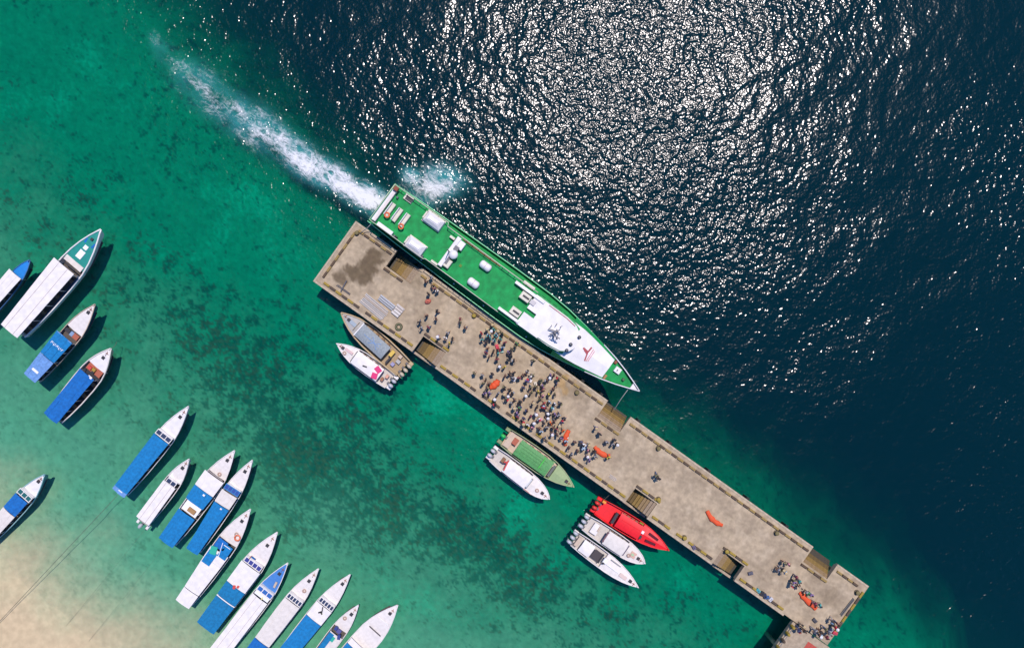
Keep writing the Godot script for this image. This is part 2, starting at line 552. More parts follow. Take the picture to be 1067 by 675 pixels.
	for run in [[0, 51], [82, 321], [350, 584], [615, 655]]:
		part(pier, "edge_beam", box(Vector3((run[1] - run[0]) * KP - 0.02, 0.5, 0.26), 0.03), ledge, Vector3((run[0] + run[1]) / 2.0 * KP, PIER_Y - 0.46, -0.133))
	for run in [[0, 125], [154, 397], [425, 508], [537, 600]]:
		part(pier, "edge_beam", box(Vector3((run[1] - run[0]) * KP - 0.02, 0.5, 0.26), 0.03), ledge, Vector3((run[0] + run[1]) / 2.0 * KP, PIER_Y - 0.46, PIER_W * KP + 0.133))
	part(pier, "edge_beam", box(Vector3(0.26, 0.5, PIER_W * KP + 0.52), 0.03), ledge, Vector3(-0.133, PIER_Y - 0.46, PIER_W * KP / 2))
	# kerbs
	var y1 := mat("kerb_yellow", 0.60, 0.42, 0.06, 0.8, 0.0, noise_tex(0.05, 4, 0.45, 1.0, 256, FastNoiseLite.TYPE_SIMPLEX_SMOOTH, 12), 0.9)
	var y2 := mat("kerb_faded", 0.55, 0.38, 0.12, 0.85, 0.0, noise_tex(0.05, 4, 0.45, 1.0, 256, FastNoiseLite.TYPE_SIMPLEX_SMOOTH, 13), 0.9)
	var d1 := mat("kerb_dark", 0.085, 0.06, 0.04, 0.85)
	var d2 := mat("kerb_brown", 0.095, 0.062, 0.036, 0.85)
	for run in [[6, 49], [86, 319], [353, 582], [618, 645]]:
		kerb_row(pier, run[0], 4.5, run[1], 4.5, y2, d2)
	for run in [[8, 122], [157, 394], [428, 505], [540, 596]]:
		kerb_row(pier, run[0], PIER_W - 3.5, run[1], PIER_W - 3.5, y1, d1)
	kerb_row(pier, 4.5, 8, 4.5, 66, y2, d2)
	kerb_row(pier, PIER_L - 2.0, 6, PIER_L - 2.0, 60, y1, d1)
	for n in NOTCH_NE:
		kerb_row(pier, n[0] - 1, n[2] + 3, n[1] + 1, n[2] + 3, y2, d2, 1)
	for n in NOTCH_SW:
		kerb_row(pier, n[0] - 1, PIER_W - n[2] - 3, n[1] + 2, PIER_W - n[2] - 3, y1, d1, 1)
	# stairs in the recesses: they go down along the pier, the lower steps brown and yellow with weed
	var mossy := [mat("step_pale", 0.33, 0.25, 0.17, 0.95, 0.0, grain, 0.5), mat("step_tan", 0.29, 0.20, 0.10, 0.95, 0.0, grain, 0.5), mat("step_moss", 0.26, 0.17, 0.05, 0.95, 0.0, grain, 0.6), mat("step_weed", 0.15, 0.10, 0.035, 0.9, 0.0, grain, 0.6), mat("step_wet", 0.06, 0.05, 0.03, 0.6, 0.0, grain, 0.6)]
	for k in 3:
		for side in 2:
			var n: Array = NOTCH_NE[k] if side == 0 else NOTCH_SW[k]
			var count := 9
			var run: float = (n[1] - n[0]) / count
			for i in count:
				var up: float = PIER_Y - 0.2 * (i + 1)
				# NE stairs go down towards the ferry's stern end or outwards, SW ones towards the water
				var wide: float = n[2] * KP - 0.02
				var a: float
				if side == 0 and k != 0:
					# steps go down across the recess, outwards
					var dz: float = n[2] * KP / count
					part(pier, "stair_step", box(Vector3((n[1] - n[0]) * KP - 0.02, 0.5, dz - 0.006), 0.02), mossy[clampi(i * 5 / count + (0 if k == 1 else 1), 0, 4)], Vector3((n[0] + n[1]) / 2 * KP, up - 0.5, n[2] * KP - (i + 0.5) * dz))
					continue
				a = n[1] - run * (i + 0.5)
				if side == 1 and k == 2:
					a = n[0] + run * (i + 0.5)
				var z: float = n[2] * KP / 2 if side == 0 else PIER_W * KP - n[2] * KP / 2
				part(pier, "stair_step", box(Vector3(run * KP - 0.006, 0.5, wide), 0.02), mossy[clampi(i * 5 / count, 0, 4)], Vector3(a * KP, up - 0.5, z))
	# landing beams across the seaward side of the south-western recesses
	for n in NOTCH_SW:
		part(pier, "landing_beam", box(Vector3((n[1] - n[0]) * KP + 0.5, 0.35, 0.32), 0.03), cm, Vector3((n[0] + n[1]) / 2 * KP, 0.3, PIER_W * KP + 0.35))
	# piles
	var pile := lathe([Vector2(0.3, -6.0), Vector2(0.3, PIER_Y - 0.9), Vector2(0.42, PIER_Y - 0.752)], 10)
	for a in range(10, 655, 33):
		for b in [7.0, 36.0, 66.0]:
			var clash := false
			for n in NOTCH_NE:
				if b < 20 and a > n[0] - 4 and a < n[1] + 4: clash = true
			for n in NOTCH_SW:
				if b > 50 and a > n[0] - 4 and a < n[1] + 4: clash = true
			if not clash:
				part(pier, "pile", pile, cm, Vector3(a * KP, 0, b * KP))
	# rubber fenders on the berth side
	var rubber := mat("rubber", 0.02, 0.02, 0.021, 0.8)
	for a in [96, 128, 160, 192, 224, 256, 288, 312, 360, 400, 450, 500, 550]:
		part(pier, "fender", box(Vector3(0.45, 1.6, 0.3), 0.08), rubber, Vector3(a * KP, 0.5, -0.42))
	# walkway to the shore, which leaves the pier's landward side beyond the frame
	var w := thing("access_walkway", "concrete walkway with yellow posts joining the pier's outer end", "walkway", pier_to_world(626, PIER_W + 0.6, 0) * Vector3(1, 0, 1), -0.6181)
	part(w, "walkway_slab", box(Vector3(6.0, 0.6, 16.0), 0.02), cm, Vector3(1.2, PIER_Y - 0.61, 8.05))
	part(w, "red_mat", box(Vector3(1.9, 0.03, 3.0)), mat("red_mat", 0.50, 0.085, 0.06, 0.9, 0.0, grain, 0.8), Vector3(2.3, PIER_Y - 0.005, 2.5)).set_meta("label", "faded red mat on the walkway")
	for i in 8:
		for sx in [-1.65, 4.05]:
			part(w, "post", lathe([Vector2(0.22, 0), Vector2(0.22, 0.7), Vector2(0.16, 0.85), Vector2(0.0, 0.88)], 10), y1 if i % 3 != 2 else d1, Vector3(sx, PIER_Y - 0.02, 0.6 + i * 1.1))
	for sx in [-1.65, 4.05]:
		part(w, "rail", tube([Vector3(sx, PIER_Y + 0.6, 0.4), Vector3(sx, PIER_Y + 0.6, 9.0)], [0.05, 0.05], 6), mat("steel_grey", 0.2, 0.2, 0.2, 0.5, 0.6))
	for sx in [-1.2, 3.4]:
		for z in [4.0, 9.0, 14.0]:
			part(w, "pile", pile, cm, Vector3(sx, 0, z))

# things lying and standing on the pier
func bollard(px: float, py: float, m: Material, label: String) -> void:
	var o := thing("mooring_bollard", label, "bollard", P(px, py, PIER_Y), 0.0, "bollards along the pier")
	o.scale = Vector3.ONE * 0.66
	part(o, "base_plate", lathe([Vector2(0.55, 0), Vector2(0.55, 0.06), Vector2(0.4, 0.08), Vector2(0.0, 0.08)], 12), mat("bollard_base", 0.10, 0.08, 0.05, 0.9))
	part(o, "post", lathe([Vector2(0.28, 0.0), Vector2(0.24, 0.45), Vector2(0.4, 0.52), Vector2(0.42, 0.62), Vector2(0.3, 0.7), Vector2(0.0, 0.72)], 14), m)

func bundle(px0: float, py0: float, px1: float, py1: float, w: float, bend: float, label: String) -> void:
	var a := P(px0, py0, PIER_Y); var b := P(px1, py1, PIER_Y)
	var o := thing("orange_bundle", label, "tarpaulin", (a + b) / 2, -atan2(b.z - a.z, b.x - a.x), "orange bundles on the pier")
	var L := a.distance_to(b)
	var pts := []; var rad := []
	var n := 9
	for i in n + 1:
		var t := float(i) / n
		pts.append(Vector3((t - 0.5) * L, 0.30 * w + 0.02 * sin(i * 2.3), bend * (1.0 - pow(2.0 * t - 1.0, 2.0)) - bend * 0.5))
		rad.append(w * (0.22 + 0.26 * pow(sin(PI * clampf(t, 0.05, 0.95)), 0.5)) * (1.0 + 0.16 * sin(i * 1.9 + px0) + 0.08 * sin(i * 3.7)))
	var s := st(); s.set_smooth_group(0)
	add_tube(s, pts, rad, 9)
	part(o, "wrap", done(s), mat("orange_cloth", 0.86, 0.105, 0.022, 0.7, 0.0, noise_tex(0.04, 3, 0.75, 1.0, 256, FastNoiseLite.TYPE_SIMPLEX_SMOOTH, 15), 1.2), Vector3.ZERO, Basis().scaled(Vector3(1, 0.6, 1)))

func board_stack(called: String, label: String, quad_px: Array, layers: int, boards: int, thick: float, cols: Array) -> void:
	# four pixels: start-near, end-near, end-far, start-far; boards run from start to end
	var c := [P(quad_px[0], quad_px[1], PIER_Y), P(quad_px[2], quad_px[3], PIER_Y), P(quad_px[4], quad_px[5], PIER_Y), P(quad_px[6], quad_px[7], PIER_Y)]
	var mid: Vector3 = (c[0] + c[1] + c[2] + c[3]) / 4
	var along: Vector3 = (c[1] - c[0] + c[2] - c[3]) / 2; var across: Vector3 = (c[3] - c[0] + c[2] - c[1]) / 2
	var o := thing(called, label, "boards", mid, -atan2(along.z, along.x))
	var bw := across.length() / boards
	for l in layers:
		for i in boards:
			if l == layers - 1 and rng.randf() < 0.12:
				continue
			var b := part(o, "board", box(Vector3(snappedf(along.length() * rng.randf_range(0.94, 1.0), 0.1), thick, bw - 0.07), 0.008), cols[rng.randi() % cols.size()], Vector3(rng.randf_range(-0.12, 0.12), l * (thick + 0.004), (i - boards / 2.0 + 0.5) * bw), Basis(Vector3.UP, rng.randf_range(-0.012, 0.012)))
			b.rotation.y = rng.randf_range(-0.012, 0.012)

func luggage(px: float, py: float, m: Material, label: String, turn: float, lying := true) -> void:
	var o := thing("travel_bag", label, "bag", P(px, py, PIER_Y), turn, "bags on the pier")
	part(o, "bag_body", box(Vector3(0.62, 0.3 if lying else 0.6, 0.42), 0.07), m)
	part(o, "handle", tube([Vector3(-0.14, 0.29, 0.0), Vector3(-0.1, 0.36, 0.0), Vector3(0.1, 0.36, 0.0), Vector3(0.14, 0.29, 0.0)], [0.02, 0.02, 0.02, 0.02], 5), mat("bag_handle", 0.03, 0.03, 0.03, 0.7), Vector3(0, 0.0 if lying else 0.3, 0))

func build_pier_things() -> void:
	var yb := mat("bollard_yellow", 0.55, 0.40, 0.05, 0.7, 0.0, noise_tex(0.05, 3, 0.5, 1.0, 256, FastNoiseLite.TYPE_SIMPLEX_SMOOTH, 17), 1.0)
	var ob := mat("bollard_olive", 0.16, 0.13, 0.05, 0.8)
	bollard(372, 243, ob, "dark mooring bollard at the pier's corner behind the ferry's stern")
	bollard(494, 329, yb, "yellow mooring bollard on the pier edge alongside the ferry's green deck")
	bollard(601, 409, ob, "olive mooring bollard beside rubbed yellow paint near the ferry's bow")
	bollard(686, 467, ob, "olive mooring bollard on the empty pier edge past the stair recess")
	bollard(809, 555, ob, "olive mooring bollard on the pier edge before the last stair recess")
	bollard(893, 617, ob, "dark mooring bollard at the pier's outer seaward corner")
	bollard(713, 560, yb, "yellow mooring bollard on the pier edge off the red speedboat's bow")
	bollard(686, 520, yb, "yellow mooring bollard beside the stairs next to the red speedboat")
	bollard(757, 574, yb, "yellow mooring bollard beside the outermost landward stairs")
	# tyre
	var ty := thing("tyre", "old dark tyre lying flat on the pier near stacked boards", "tyre", P(415.5, 340.5, PIER_Y))
	part(ty, "tread", lathe([Vector2(0.22, 0.02), Vector2(0.46, 0.0), Vector2(0.52, 0.08), Vector2(0.52, 0.16), Vector2(0.44, 0.24), Vector2(0.26, 0.22), Vector2(0.22, 0.12), Vector2(0.22, 0.02)], 18), mat("rubber", 0.02, 0.02, 0.021, 0.8))
	part(ty, "moss_patch", lathe([Vector2(0.44, 0.244), Vector2(0.3, 0.236)], 18), mat("tyre_dust", 0.15, 0.15, 0.07, 0.95))
	var pale := [mat("board_pale", 0.50, 0.45, 0.40, 0.8), mat("board_grey", 0.40, 0.38, 0.35, 0.8), mat("board_white", 0.58, 0.54, 0.49, 0.8), mat("board_tan", 0.42, 0.35, 0.28, 0.8)]
	var grey := [mat("sheet_grey", 0.30, 0.31, 0.32, 0.6), mat("sheet_light", 0.38, 0.39, 0.40, 0.6)]
	board_stack("board_stack", "low stack of long pale boards by the pier's kerb", [382, 305.5, 405, 324, 398, 335, 374, 314], 2, 7, 0.07, pale)
	board_stack("sheet_stack", "narrow stack of grey sheets beside the pale boards", [398, 307, 412.5, 318.5, 408.5, 324, 392, 311], 3, 3, 0.08, grey)
	board_stack("board_pile", "short pile of white boards beside the grey sheets", [415, 316, 421.5, 321.5, 414.5, 331, 408, 326], 4, 4, 0.09, [pale[2], pale[0]])
	board_stack("bar_stack", "dark metal bars crossed on the pier by the wet stain", [352, 296, 366, 306, 364.5, 308, 350.5, 298], 1, 2, 0.12, [mat("bar_dark", 0.08, 0.08, 0.09, 0.6)])
	board_stack("bar_stack", "short dark bars lying across longer bars near the wet stain", [362, 293, 356, 304, 354.5, 303, 360.5, 292], 2, 1, 0.13, [mat("bar_dark", 0.08, 0.08, 0.09, 0.6)])
	board_stack("plate_stack", "long dark grey steel plates at the pier's outer end", [875, 640, 889, 622, 891.5, 624, 877.5, 642], 1, 2, 0.12, [mat("plate_dark", 0.10, 0.10, 0.095, 0.7)])
	board_stack("slatted_pallet", "small white slatted pallet on the pier by the kerb", [634, 497, 641, 502, 643, 498.5, 636, 493.5], 1, 5, 0.1, [mat("slat_white", 0.62, 0.58, 0.54, 0.8)])
	bundle(736, 533, 752, 548, 0.72, 0.35, "orange bundle lying alone on the empty part of the pier")
	bundle(833, 617, 850, 634, 0.8, 0.05, "long straight orange bundle with people beside it at the outer end")
	bundle(619, 466, 635, 476, 0.78, 0.3, "curved orange bundle on the pier below the moss-covered recess")
	bundle(588.5, 464, 592, 448, 0.75, -0.2, "orange bundle standing among the crowd above the green speedboat")
	bundle(511, 404, 519.5, 396.5, 1.0, 0.15, "broad orange heap in the crowd near the kerb")
	var dull := mat("salmon_cloth", 0.45, 0.12, 0.08, 0.8)
	var o := thing("sack", "dull red sack on the pier near the ferry's railing", "sack", P(446, 314, PIER_Y), 0.4)
	part(o, "sack_body", lathe([Vector2(0.3, 0.0), Vector2(0.42, 0.12), Vector2(0.38, 0.3), Vector2(0.2, 0.42), Vector2(0.0, 0.44)], 9, Vector3(1.1, 1, 0.8)), dull)
	part(o, "tie", lathe([Vector2(0.12, 0.4), Vector2(0.13, 0.46), Vector2(0.06, 0.55), Vector2(0.0, 0.56)], 7), dull)
	var bags := [[790, 615, "bag_teal", 0.06, 0.28, 0.30, "teal bag on the kerb beside dark blue bags"], [794, 618, "bag_black", 0.025, 0.025, 0.03, "black bag between teal and blue bags by the kerb"], [799, 622, "bag_blue", 0.04, 0.10, 0.25, "blue bag by the kerb near the outermost stairs"], [803, 624, "bag_white", 0.5, 0.5, 0.52, "pale bag at the end of the row of bags by the kerb"],
		[797, 620.5, "bag_navy", 0.02, 0.03, 0.07, "navy bag in the row of bags by the kerb"], [782, 597, "bag_slate", 0.09, 0.09, 0.12, "slate case lying beside the outermost landward stairs"], [849, 646, "bag_slate2", 0.07, 0.07, 0.08, "long dark case below the straight orange bundle"], [723, 570, "bag_slate3", 0.12, 0.10, 0.16, "violet grey case on the kerb off the red speedboat"],
		[870, 659, "bag_red", 0.5, 0.05, 0.08, "red and white bag by the pier's outer kerb"], [866, 656, "bag_dim", 0.3, 0.3, 0.32, "grey bag beside the red bag at the outer end"], [518, 361, "bag_scarlet", 0.6, 0.06, 0.1, "scarlet bag amid the teal-dressed people beside the ferry"], [558, 400, "bag_cream", 0.6, 0.55, 0.45, "cream bag in the middle of the crowd"], [552, 396, "bag_snow", 0.75, 0.73, 0.72, "white bag in the crowd near the ferry's bow"],
		[536, 395, "bag_silver", 0.5, 0.5, 0.53, "silver case in the crowd by the broad orange heap"], [563, 437, "bag_rose", 0.55, 0.3, 0.33, "rose bag in the crowd near the landward kerb"], [610, 465, "bag_ice", 0.62, 0.68, 0.72, "ice blue bag beside people near the curved orange bundle"], [523, 365, "bag_mint", 0.3, 0.5, 0.45, "mint bag at the edge of the teal-dressed cluster"], [590, 455, "bag_paper", 0.7, 0.68, 0.66, "white parcel beside the upright orange bundle"]]
	for b in bags:
		luggage(b[0], b[1], mat(b[2], b[3], b[4], b[5], 0.75), b[6], rng.randf() * PI)

# ---------------------------------------------------------------- ferry
var ferry: Node3D

func FL(t: float, c: float, y: float) -> Vector3:      # photo pixels along (from the stern) and across (positive seaward) -> ferry's own axes
	return ferry.transform.affine_inverse() * P(396.8 + 0.807 * t + 0.5897 * c, 210.7 + 0.5897 * t - 0.807 * c, y)

func FT(px: float, py: float) -> Vector2:
	var d := Vector2(px - 396.8, py - 210.7)
	return Vector2(d.x * 0.807 + d.y * 0.5897, d.x * 0.5897 - d.y * 0.807)

func ferry_poly(list: Array, y: float) -> PackedVector2Array:
	var out := PackedVector2Array()
	for q in list:
		var v := FL(q[0], q[1], y)
		out.append(Vector2(v.x, v.z))
	return out

func fbox(called: String, t: float, c: float, long: float, wide: float, y: float, h: float, m: Material, ch := 0.06, turn := 0.0, parent: Node = null) -> MeshInstance3D:
	var at := FL(t, c, y)
	at.y = y
	return part(parent if parent else ferry, called, box(Vector3(snappedf(long * 0.123, 0.01), h, snappedf(wide * 0.123, 0.01)), ch), m, at, Basis(Vector3.UP, turn))

func frail(called: String, list: Array, y: float, m: Material, r := 0.05) -> void:
	var pts := []; var rad := []
	for q in list:
		var v := FL(q[0], q[1], y)
		v.y = y
		pts.append(v); rad.append(r)
	part(ferry, called, tube(pts, rad, 6), m)

func beam_of(list: Array, t: float) -> float:
	for i in list.size() - 1:
		if t <= list[i + 1][0]:
			return lerpf(list[i][1], list[i + 1][1], (t - list[i][0]) / (list[i + 1][0] - list[i][0]))
	return 0.1

func build_ferry() -> void:
	ferry = thing("passenger_ferry", "long green and white passenger ferry moored along the pier", "ferry", P(396.8, 210.7, 0), -0.631)
	var dirt := noise_tex(0.006, 6, 0.9, 1.0, 512, FastNoiseLite.TYPE_SIMPLEX_SMOOTH, 51)
	var green := mat("ferry_green", 0.002, 0.34, 0.075, 0.8, 0.0, noise_tex(0.008, 6, 0.74, 1.0, 512, FastNoiseLite.TYPE_SIMPLEX_SMOOTH, 52), 0.18)
	var side := mat("ferry_hull_green", 0.002, 0.29, 0.066, 0.5, 0.0, dirt, 0.2)
	var white := mat("ferry_white", 0.76, 0.74, 0.73, 0.5, 0.0, dirt, 0.2)
	var cream := mat("ferry_cream", 0.66, 0.62, 0.50, 0.6, 0.0, dirt, 0.3)
	var rim := mat("ferry_rim", 0.20, 0.62, 0.32, 0.5)
	var dark := mat("ferry_dark", 0.03, 0.03, 0.035, 0.6)
	var grey := mat("ferry_grey", 0.14, 0.14, 0.15, 0.6)
	var rust := mat("ferry_rust", 0.24, 0.07, 0.04, 0.85)
	var orange := mat("ring_orange", 0.75, 0.16, 0.05, 0.6)
	var beam := [[0, 24.0], [40, 25.6], [100, 26.8], [160, 27.6], [200, 27.4], [225, 25.6], [250, 21.8], [275, 17.2], [293, 13.2], [308, 8.8], [320, 4.6], [328, 1.6], [332, 0.1]]
	# hull
	var s := st()
	var prev: Array = []
	for q in beam:
		var bow := smoothstep(220.0, 330.0, q[0])
		var ring: Array = []
		for sd in [1.0, -1.0]:
			var half: Array = []
			for lv in [[3.15 + bow * 1.15, 1.0, 0.0], [1.2, 0.93 - bow * 0.15, -6.0 * bow], [0.05, 0.88 - bow * 0.25, -11.0 * bow], [-1.3, 0.45 - bow * 0.2, -18.0 * bow]]:
				var v := FL(q[0] + lv[2], q[1] * lv[1] * sd, 3.15)
				v.y = lv[0]
				half.append(v)
			if sd < 0: half.reverse()
			ring.append_array(half)
		if prev:
			for k in ring.size() - 1:
				quad(s, prev[k], ring[k], ring[k + 1], prev[k + 1])
		else:
			for k in range(1, ring.size() - 1):
				tri(s, ring[0], ring[k], ring[k + 1])
		prev = ring
	part(ferry, "hull", done(s), side)
	var out_up: Array = []; var out_lo: Array = []; var white_rim: Array = []
	for q in beam:
		out_up.append([q[0], q[1]]); out_lo.append([q[0], -q[1]])
	# walkway deck between the bulwarks
	var walk: Array = []
	for q in beam.slice(0, 7): walk.append([q[0] + (1.0 if q[0] == 0 else 0.0), q[1] - 0.8])
	var back: Array = []
	for q in beam.slice(0, 7): back.append([q[0] + (1.0 if q[0] == 0 else 0.0), -q[1] + 0.8])
	back.reverse()
	part(ferry, "side_deck", prism(ferry_poly(walk + back, 3.15), 2.45, 2.6), green)
	# bright rims along the bulwarks
	for sd in [1, -1]:
		var list: Array = []
		for q in beam.slice(0, 8): list.append([q[0], q[1] * sd])
		frail("bulwark_rail", list, 3.17, rim, 0.07)
	var bowline: Array = []
	var bow_pts := []; var bow_r := []
	for sd in [1, -1]:
		var seq := beam.slice(7)
		if sd < 0:
			seq.reverse()
		for q in seq:
			var v := FL(q[0], q[1] * sd, 3.15)
			v.y = 3.2 + smoothstep(220.0, 330.0, q[0]) * 1.15
			bow_pts.append(v); bow_r.append(0.075)
	part(ferry, "bow_rail", tube(bow_pts, bow_r, 6), white)
	# cabin block with windows
	var cab := [[2, 23.0], [70, 23.6], [74, 20.4], [170, 20.8], [236, 19.0], [246, 16.0], [246, -16.0], [236, -19.0], [170, -20.8], [74, -20.4], [70, -21.5], [2, -21.5]]
	part(ferry, "cabin", prism(ferry_poly(cab, 5.0), 2.6, 4.9), mat("cabin_green", 0.002, 0.29, 0.066, 0.5, 0.0, dirt, 0.2))
	var glass := mat("ferry_window", 0.01, 0.015, 0.02, 0.12)
	for i in 20:
		for sd in [1, -1]:
			fbox("window", 84 + i * 7.4, sd * (20.62 if i < 12 else 20.62 - (i - 12) * 0.20), 5.0, 0.5, 3.55, 0.75, glass, 0.0)
	# upper deck
	var up := [[0, 24.4], [70, 25.2], [72, 21.2], [192, 21.2], [192, -20.6], [72, -20.6], [70, -22.2], [0, -22.2]]
	part(ferry, "upper_deck", prism(ferry_poly(up, 5.05), 4.92, 5.06, 0.02), green)
	frail("railing", [[1, 23.6], [69.5, 24.6], [71, 20.8]], 6.0, cream, 0.045)
	frail("railing", [[71, 20.8], [188, 20.8]], 6.0, cream, 0.05)
	frail("railing", [[1, -21.6], [70, -21.6], [72, -20.2], [166, -20.2]], 6.0, cream, 0.045)
	frail("railing", [[0.6, -21.6], [0.6, 23.6]], 6.0, cream, 0.05)
	for i in 24:
		var t := 2.0 + i * 7.8
		for c in ([24.0 if t < 70 else 20.8, -21.6 if t < 70 else -20.2] if t < 166 else [20.8]):
			var v := FL(t, c, 5.5)
			part(ferry, "railing_post", tube([Vector3(v.x, 5.04, v.z), Vector3(v.x, 6.0, v.z)], [0.035, 0.035], 5), cream)
	# stern locker, benches
	fbox("stern_locker", 5.2, 0, 4.8, 40, 5.06, 0.55, white, 0.06)
	fbox("locker_lid", 5.4, 0, 2.6, 39, 5.612, 0.06, mat("locker_lid", 0.62, 0.55, 0.52, 0.6), 0.02)
	fbox("winch", 5, 20.5, 5, 4.5, 5.62, 0.5, rust, 0.08)
	for k in 3:
		var b := fbox("bench", 13.0 + k * 9.4, -0.8, 4.6, 15.5, 5.06, 0.55, cream, 0.05)
		part(b, "bench_back", box(Vector3(0.1, 0.4, 1.85), 0.02), white, Vector3(-0.24, 0.552, 0))
		var v := FL(13.0 + k * 9.4, -8.0 if k != 0 else -7.0, 5.6)
		v.y = 5.66
		if k != 1:
			part(ferry, "life_ring", lathe([Vector2(0.2, 0.0), Vector2(0.3, -0.06), Vector2(0.4, 0.0), Vector2(0.3, 0.08), Vector2(0.2, 0.0)], 12), orange, v)
	# stair opening
	fbox("stair_coaming", 21.5, 20, 10, 6.2, 5.062, 0.3, cream, 0.03)
	fbox("stair_hatch", 21.8, 20.0, 8.2, 4.6, 5.364, 0.02, dark, 0.0)
	fbox("deck_locker", 20.5, -19.6, 19, 4.2, 5.06, 0.7, white, 0.05)
	for q in [[32.5, -20.0], [68.5, -20.0], [35.0, -20.0], [11.5, 14.0]]:
		fbox("deck_fitting", q[0], q[1], 2.0, 2.0, 5.06, 0.5, grey if q[0] != 35.0 else dark, 0.08)
	# large rounded casings
	for q in [[57.0, 16.6], [57.0, -15.6]]:
		var b := fbox("engine_casing", q[0], q[1], 20, 11.5, 5.06, 1.15, white, 0.42)
		part(b, "casing_cap", box(Vector3(1.4, 0.1, 0.4), 0.05), white, Vector3(0.05, 1.152, 0))
		part(b, "casing_vent", box(Vector3(0.22, 0.5, 1.0), 0.04), cream, Vector3(-1.35, 0.4, 0))
		part(b, "casing_base", box(Vector3(2.75, 0.2, 1.7), 0.04), cream, Vector3(-0.1, 0.0, 0))
	fbox("casing_frame", 46, -16.5, 3, 9, 5.06, 0.5, grey, 0.05)
	# mast across the deck
	fbox("mast_beam", 88.6, 0.6, 4.6, 36, 5.5, 0.5, white, 0.06)
	for c in [-15.5, 16.5]:
		fbox("mast_leg", 88.6, c, 4.0, 3.5, 5.06, 0.45, white, 0.02)
	fbox("mast_box", 94.0, 12.5, 8, 9, 5.06, 0.75, white, 0.06)
	fbox("mast_box", 94.0, -10.5, 7.5, 9, 5.06, 0.75, cream, 0.06)
	fbox("mast_slot", 92.0, 7.5, 5, 5, 5.9, 0.14, grey, 0.02)
	fbox("mast_slot", 92.0, -7.0, 2.4, 10, 5.82, 0.05, grey, 0.01)
	fbox("side_step", 82.5, 14.0, 6, 2.6, 5.06, 0.5, cream, 0.03)
	fbox("side_step", 82.5, -18.0, 8, 2.4, 5.06, 0.5, cream, 0.03)
	var rv := FL(93.5, 0.5, 5.9)
	part(ferry, "radar_dome", lathe([Vector2(0.55, 0), Vector2(0.6, 0.25), Vector2(0.45, 0.5), Vector2(0.0, 0.6)], 14), white, Vector3(rv.x, 5.95, rv.z))
	part(ferry, "mast_pole", tube([Vector3(rv.x - 0.7, 6.0, rv.z), Vector3(rv.x - 0.7, 8.6, rv.z)], [0.09, 0.05], 8), grey)
	# life raft canisters
	for q in [[127.3, 10.7], [127.6, -11.1]]:
		var v := FL(q[0], q[1], 5.5)
		var cap := part(ferry, "life_raft", tube([Vector3(-0.8, 0, 0), Vector3(-0.72, 0, 0), Vector3(-0.55, 0, 0), Vector3(-0.05, 0, 0), Vector3(0.05, 0, 0), Vector3(0.55, 0, 0), Vector3(0.72, 0, 0), Vector3(0.8, 0, 0)], [0.2, 0.4, 0.5, 0.5, 0.5, 0.5, 0.4, 0.2], 12), white, Vector3(v.x, 5.5, v.z))
		part(cap, "cradle", box(Vector3(0.9, 0.2, 0.9), 0.03), cream, Vector3(0, -0.44, 0))
		part(cap, "strap", lathe([Vector2(0.505, -0.03), Vector2(0.515, -0.03), Vector2(0.515, 0.03), Vector2(0.505, 0.03)], 12), mat("strap_pink", 0.55, 0.40, 0.38, 0.7), Vector3.ZERO, Basis(Vector3.BACK, PI / 2))
	fbox("deck_drain", 106, -4.5, 3.0, 3.0, 5.062, 0.05, mat("drain_olive", 0.10, 0.20, 0.03, 0.8), 0.01)
	# seaward red pipe
	frail("red_pipe", [[92, 19.4], [140, 19.4]], 5.16, rust, 0.07)
	# wheelhouse roof and the white walls behind it
	var roof := [[188, 18.4], [228, 18.2], [241, 16.4], [249, 11.5], [252.5, 5.0], [253, 0], [252.5, -5.0], [249, -11.5], [241, -16.4], [228, -18.2], [188, -18.6], [188, -4.0], [200, -4.0], [200, 1.2], [188, 1.2]]
	part(ferry, "wheelhouse_roof", prism(ferry_poly(roof, 5.6), 4.9, 5.6, 0.05), white)
	fbox("roof_slot", 194.0, -1.4, 11.5, 4.8, 5.06, 0.06, green, 0.0)
	fbox("wall_bar", 181, 15.8, 37, 3.2, 5.06, 0.75, white, 0.03)
	fbox("wall_bar", 177, -16.2, 26, 3.0, 5.06, 0.75, white, 0.03)
	fbox("wall_bar", 176, 21.2, 14, 3.2, 4.9, 0.5, cream, 0.03)
	for q in [[180.0, 9.0], [180.8, -9.6]]:
		var b := fbox("air_unit", q[0], q[1], 11.5, 8.0, 5.062, 0.8, cream, 0.05)
		part(b, "fan_slot", box(Vector3(0.95, 0.03, 0.26)), dark, Vector3(0.1, 0.802, 0.0))
	fbox("roof_hatch", 189.5, 9.0, 6, 5, 5.602, 0.2, mat("hatch_grey", 0.5, 0.47, 0.46, 0.7), 0.03)
	frail("roof_trim", [[205, 17.0], [228, 16.8], [240, 15.2]], 5.64, mat("trim_red", 0.42, 0.13, 0.11, 0.6), 0.05)
	frail("roof_trim", [[215, -17.6], [230, -17.0], [242, -15.2], [249.5, -10.5]], 5.63, mat("trim_dark", 0.06, 0.16, 0.10, 0.6), 0.06)
	# roof mast with radar bars
	var mv := FL(227.3, -3.6, 5.8)
	part(ferry, "radar_mast", tube([Vector3(mv.x, 5.6, mv.z), Vector3(mv.x, 7.4, mv.z)], [0.14, 0.08], 8), grey)
	for k in 5:
		part(ferry, "radar_arm", box(Vector3(1.5 - k * 0.12, 0.09, 0.14), 0.02), grey, Vector3(mv.x + (k - 2) * 0.16, 6.0 + k * 0.26, mv.z + (k - 2) * 0.12), Basis(Vector3.UP, k * 0.75 + 0.3))
